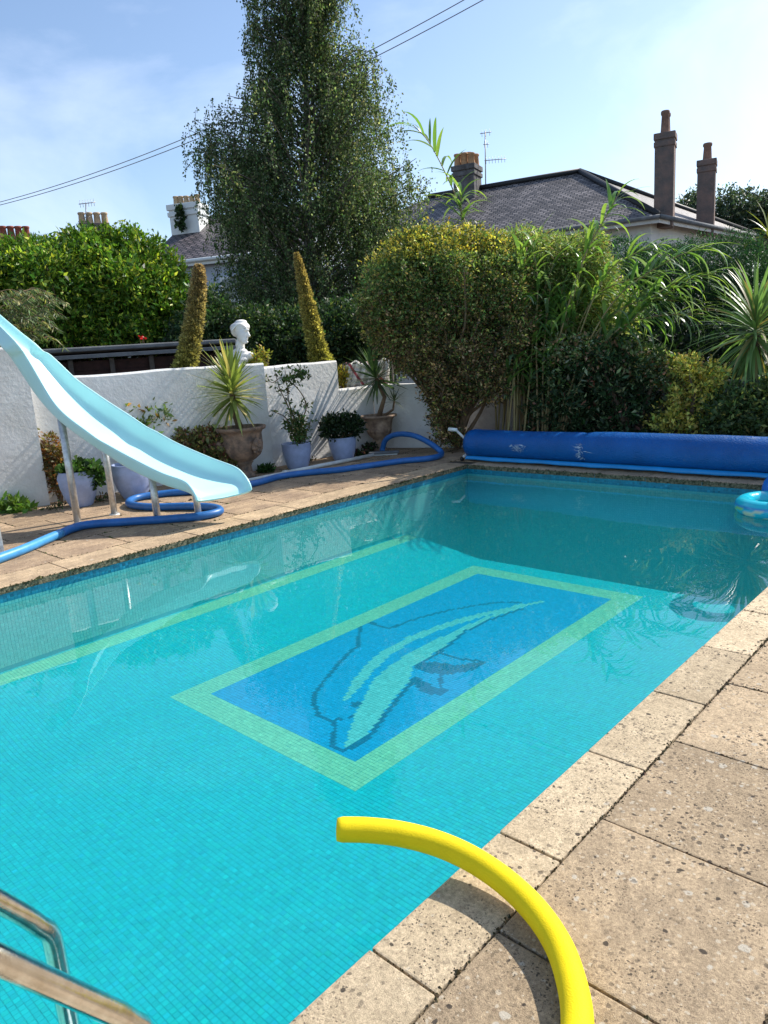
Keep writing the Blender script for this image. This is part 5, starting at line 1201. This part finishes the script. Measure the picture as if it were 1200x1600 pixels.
for a in (3.0, 6.5, 10):
    w_ = hbox('window', a, a+1.2, OH-.04, OH+.01, 3.2, 4.5, M_glass)
    hbox('window_frame', a-.06, a+1.26, OH-.06, OH-.045, 4.5, 4.57, M_plastic_w)
# tall stacks on the end wall, big stack on the ridge
def place_on(px, py, b, a=None):
    r = ray(px, py)  # intersect the vertical plane along the end wall
    n_ = np.cross(v_, UP); tt = ((E0+u_*b-CAM)@n_)/(r@n_); return CAM+r*tt
c1 = place_on(1038, 333, .25); top1 = place_on(1038, 211, .25)
c2 = place_on(1102, 356, .25); top2 = place_on(1102, 252, .25)
chimney(t, c1, .60, .62, ZE-.3, top1[2], ang, M_rend_pink, M_potstack, [(0, -.14, 1.0), (0, .17, 1.0)], .66, .13, cap=.07)
chimney(t, c2, .60, .62, ZE-.3, top2[2], ang, M_rend_pink, M_potstack, [(0, -.05, 1)], .60, .15, cap=.07)
def on_ridge(px, py, b):
    r = ray(px, py); n_ = np.cross(u_, UP); tt = ((E0+v_*b-CAM)@n_)/(r@n_); return CAM+r*tt
c3 = on_ridge(731, 300, AH-.3); t3 = on_ridge(731, 262, AH-.3)
chimney(t, c3, .90, .95, c3[2]-.6, t3[2], ang, M_rend_grey, M_potclay, [(-.30, -.26, 1.), (-.30, .26, .9), (0, -.28, 1.25), (0, .26, 1.), (.30, -.28, 1.1), (.30, .26, 1.)], .48, .14)

def aerial(label, px, py0, py1, d, arms, base_z=None):
    b_ = at(px, py0, d); tp = at(px-1, py1, d); t = thing('tv_aerial', label, 'aerial', b_)
    mb = MB(); mb.tube([(0, 0, 0), rel(tp, t)], .022, 8); mb.build('mast', M_alu, t, True)
    for (x0, y0, x1, y1, nt__) in arms:
        p, q = at(x0, y0, d), at(x1, y1, d); mb = MB(); mb.tube([rel(p, t), rel(q, t)], .016, 6)
        for k in range(nt__):
            c_ = p+(q-p)*(k+.5)/nt__; mb.tube([rel(c_-UP*.13, t), rel(c_+UP*.13, t)], .008, 5)
        mb.build('antenna_array', M_alu, t, True)
dr = math.hypot(c3[0], c3[1])
aerial('thin metal television aerial beside the big chimney of the right house', 759, 300, 205, dr, [(750, 209, 768, 206, 3), (757, 251, 791, 248, 7), (755, 226, 764, 225, 2)])

# ------------------------------------------------------------------ left hand terrace houses
def terrace(label, px0, px1, ridge, eave, d0, d1, wallm, roofm, depth=7.0, win=(), z_hide=None):
    """front eave from (px0,eave[0]) at d0 to (px1,eave[1]) at d1, ridge above it"""
    a = at(px0, eave[0], d0); b = at(px1, eave[1], d1); ze = (a[2]+b[2])/2; a[2] = b[2] = ze
    u = unit(b-a); v = np.array([-u[1], u[0], 0]); v = v*np.sign(v@DEEP); Ln = np.linalg.norm(b-a)
    r = ray((px0+px1)/2, (ridge[0]+ridge[1])/2); tt = ((a+v*depth/2-CAM)@v)/(r@v); zr = (CAM+r*tt)[2]
    t = thing('terrace_house', label, 'house', (a[0], a[1], 0))
    P = lambda x, y, z: a+u*x+v*y+UP*(z-ze)
    roof_face('roof', [P(-.2, -.25, ze-.1), P(Ln+.2, -.25, ze-.1), P(Ln+.2, depth/2, zr), P(-.2, depth/2, zr)], roofm, t, u)
    roof_face('roof', [P(Ln+.2, depth+.25, ze-.1), P(-.2, depth+.25, ze-.1), P(-.2, depth/2, zr), P(Ln+.2, depth/2, zr)], roofm, t, u)
    mb = MB(); vs = [P(0, 0, 0), P(Ln, 0, 0), P(Ln, depth, 0), P(0, depth, 0), P(0, 0, ze-.02), P(Ln, 0, ze-.02), P(Ln, depth, ze-.02), P(0, depth, ze-.02), P(0, depth/2, zr-.15), P(Ln, depth/2, zr-.15)]
    mb.add([rel(q, t) for q in vs], [(0, 1, 5, 4), (2, 3, 7, 6), (1, 2, 6, 9, 5), (3, 0, 4, 8, 7)]); mb.build('wall', wallm, t)
    an = math.atan2(u[1], u[0])
    mb = MB(); mb.box((0, 0, 0), (Ln+.4, .06, .22)); mb.build('fascia', M_plastic_w, t, loc=rel(P(Ln/2, -.28, ze-.12), t), rot=(0, 0, an))
    mb = MB(); mb.tube([rel(P(-.2, -.36, ze-.08), t), rel(P(Ln+.2, -.36, ze-.08), t)], .06, 8); mb.build('gutter', M_plastic_w, t, True)
    for (x, z, w, h) in win:
        f = MB(); f.box((0, 0, 0), (w, .10, h)); fo = f.build('window', M_plastic_w, t, loc=rel(P(x, -.02, z), t), rot=(0, 0, an))
        for (ox, oz) in ((-.25, -.25), (.25, -.25), (-.25, .25), (.25, .25)):
            g_ = MB(); g_.box((ox*w*.94, -.055, oz*h*.95), (w*.40, .02, h*.42)); g_.build('pane', M_glass, fo)
    return t, P, u, v, an, ze, zr, Ln
t, P, u, v, an, ze, zr, Ln = terrace('pale blue-grey house with a brown slate roof between the hedge and the birch', 232, 470, (352, 318), (416, 384), 27.0, 24.5, M_bluewall, M_slate2, win=((3.2, 3.5, 1.1, 1.5), (6.4, 3.5, 1.1, 1.5)))
# drain pipe by the window
mb = MB(); q = at(319, 404, 26.0); mb.tube([(0, 0, 0), (0, 0, ze-.1)], .05, 8); mb.build('drain_pipe', M_plastic_w, t, True, loc=rel((P(2.0, -.10, 0)), t))
cw = at(297, 356, 29.0); tw_ = at(297, 322, 29.0)
chimney(t, cw, 1.15, .75, cw[2]-.8, tw_[2], an, M_plastic_w, M_potcream, [(-.44, 0, 1), (-.24, 0, .95), (-.02, 0, .9), (.2, 0, .8), (.42, 0, .9)], .34, .10)
iv = [(cw+RIGHT*-.18+UP*.1+DEEP*-.55, (.16, .1, .3)), (cw+RIGHT*-.2+UP*.5+DEEP*-.5, (.10, .1, .2))]
small_plant('chimney_ivy', 'patch of dark ivy growing up the white chimney stack', 'ivy', iv, 90, 5, .03, .09, .8, cgreen((.03, .06, .02)), base=cw+DEEP*-.55-UP*.3)
for lab, px, pyt, pyb, wpx, m_, pm, n_, wm in (('brick chimney house with red pots at the far left edge', 29, 374, 392, 34, M_brickred, M_potred, 4, M_cream), ('house with cream chimney pots rising behind the left hedge', 151, 352, 372, 36, M_rend_pink, M_potcream, 4, M_cream)):
    dd = 30.0
    tt_, P2, u2, v2, an2, ze2, zr2, L2 = terrace(lab, px-95, px+55, (pyb+14, pyb+4), (pyb+62, pyb+54), dd-1.5, dd-1.5, wm, M_slate2)
    cc_ = at(px, pyb+6, dd+1.6); tp_ = at(px, pyt, dd+1.6); w_ = wpx*px2m(dd+1.6)
    chimney(tt_, cc_, w_, .6, cc_[2]-1.2, tp_[2], an2, m_, pm, [((k-(n_-1)/2)*w_*.82/(n_-1), 0, 1) for k in range(n_)], .42, .125, cap=.1)
aerial('thin television aerial above the left hedge beside the cream chimney pots', 135, 352, 317, 31.5, [(123, 319, 149, 316, 6), (127, 341, 142, 338, 3)])
# pole end at the left edge
mb = MB(); q = at(2, 400, 26); mb.tube([(0, 0, 0), (-.1, 0, q[2]+.8)], .10, 8); o = mb.build('telegraph_pole', M_greypost, None, True, loc=(q[0], q[1], 0)); tag(o, 'dark wooden pole at the far left edge below the wires', 'pole')

# ------------------------------------------------------------------ overhead cables
def cable(label, p0, p1, sag, group, r=.012):
    p0, p1 = np.array(p0), np.array(p1); pts_ = [p0+(p1-p0)*s-UP*sag*4*s*(1-s) for s in np.linspace(0, 1, 40)]
    mb = MB(); mb.tube(pts_, r, 5); o = mb.build('overhead_cable', M_wire, None, True); tag(o, label, 'cable', group)
def pc(x, y, d): return at(x, y, d)
cable('upper of the two long overhead cables passing behind the birch', pc(-150, 348, 34), pc(860, -78, 20), .9, 'long overhead cables crossing the sky')
cable('lower of the two long overhead cables passing behind the birch', pc(-150, 351, 34), pc(872, -66, 20), .9, 'long overhead cables crossing the sky')
cable('upper thin cable at the left edge above the red chimney pots', pc(-100, 344, 40), pc(190, 372, 44), .3, 'short cables at the left edge', .010)
cable('lower thin cable at the left edge above the red chimney pots', pc(-100, 350, 40), pc(190, 381, 44), .3, 'short cables at the left edge', .010)
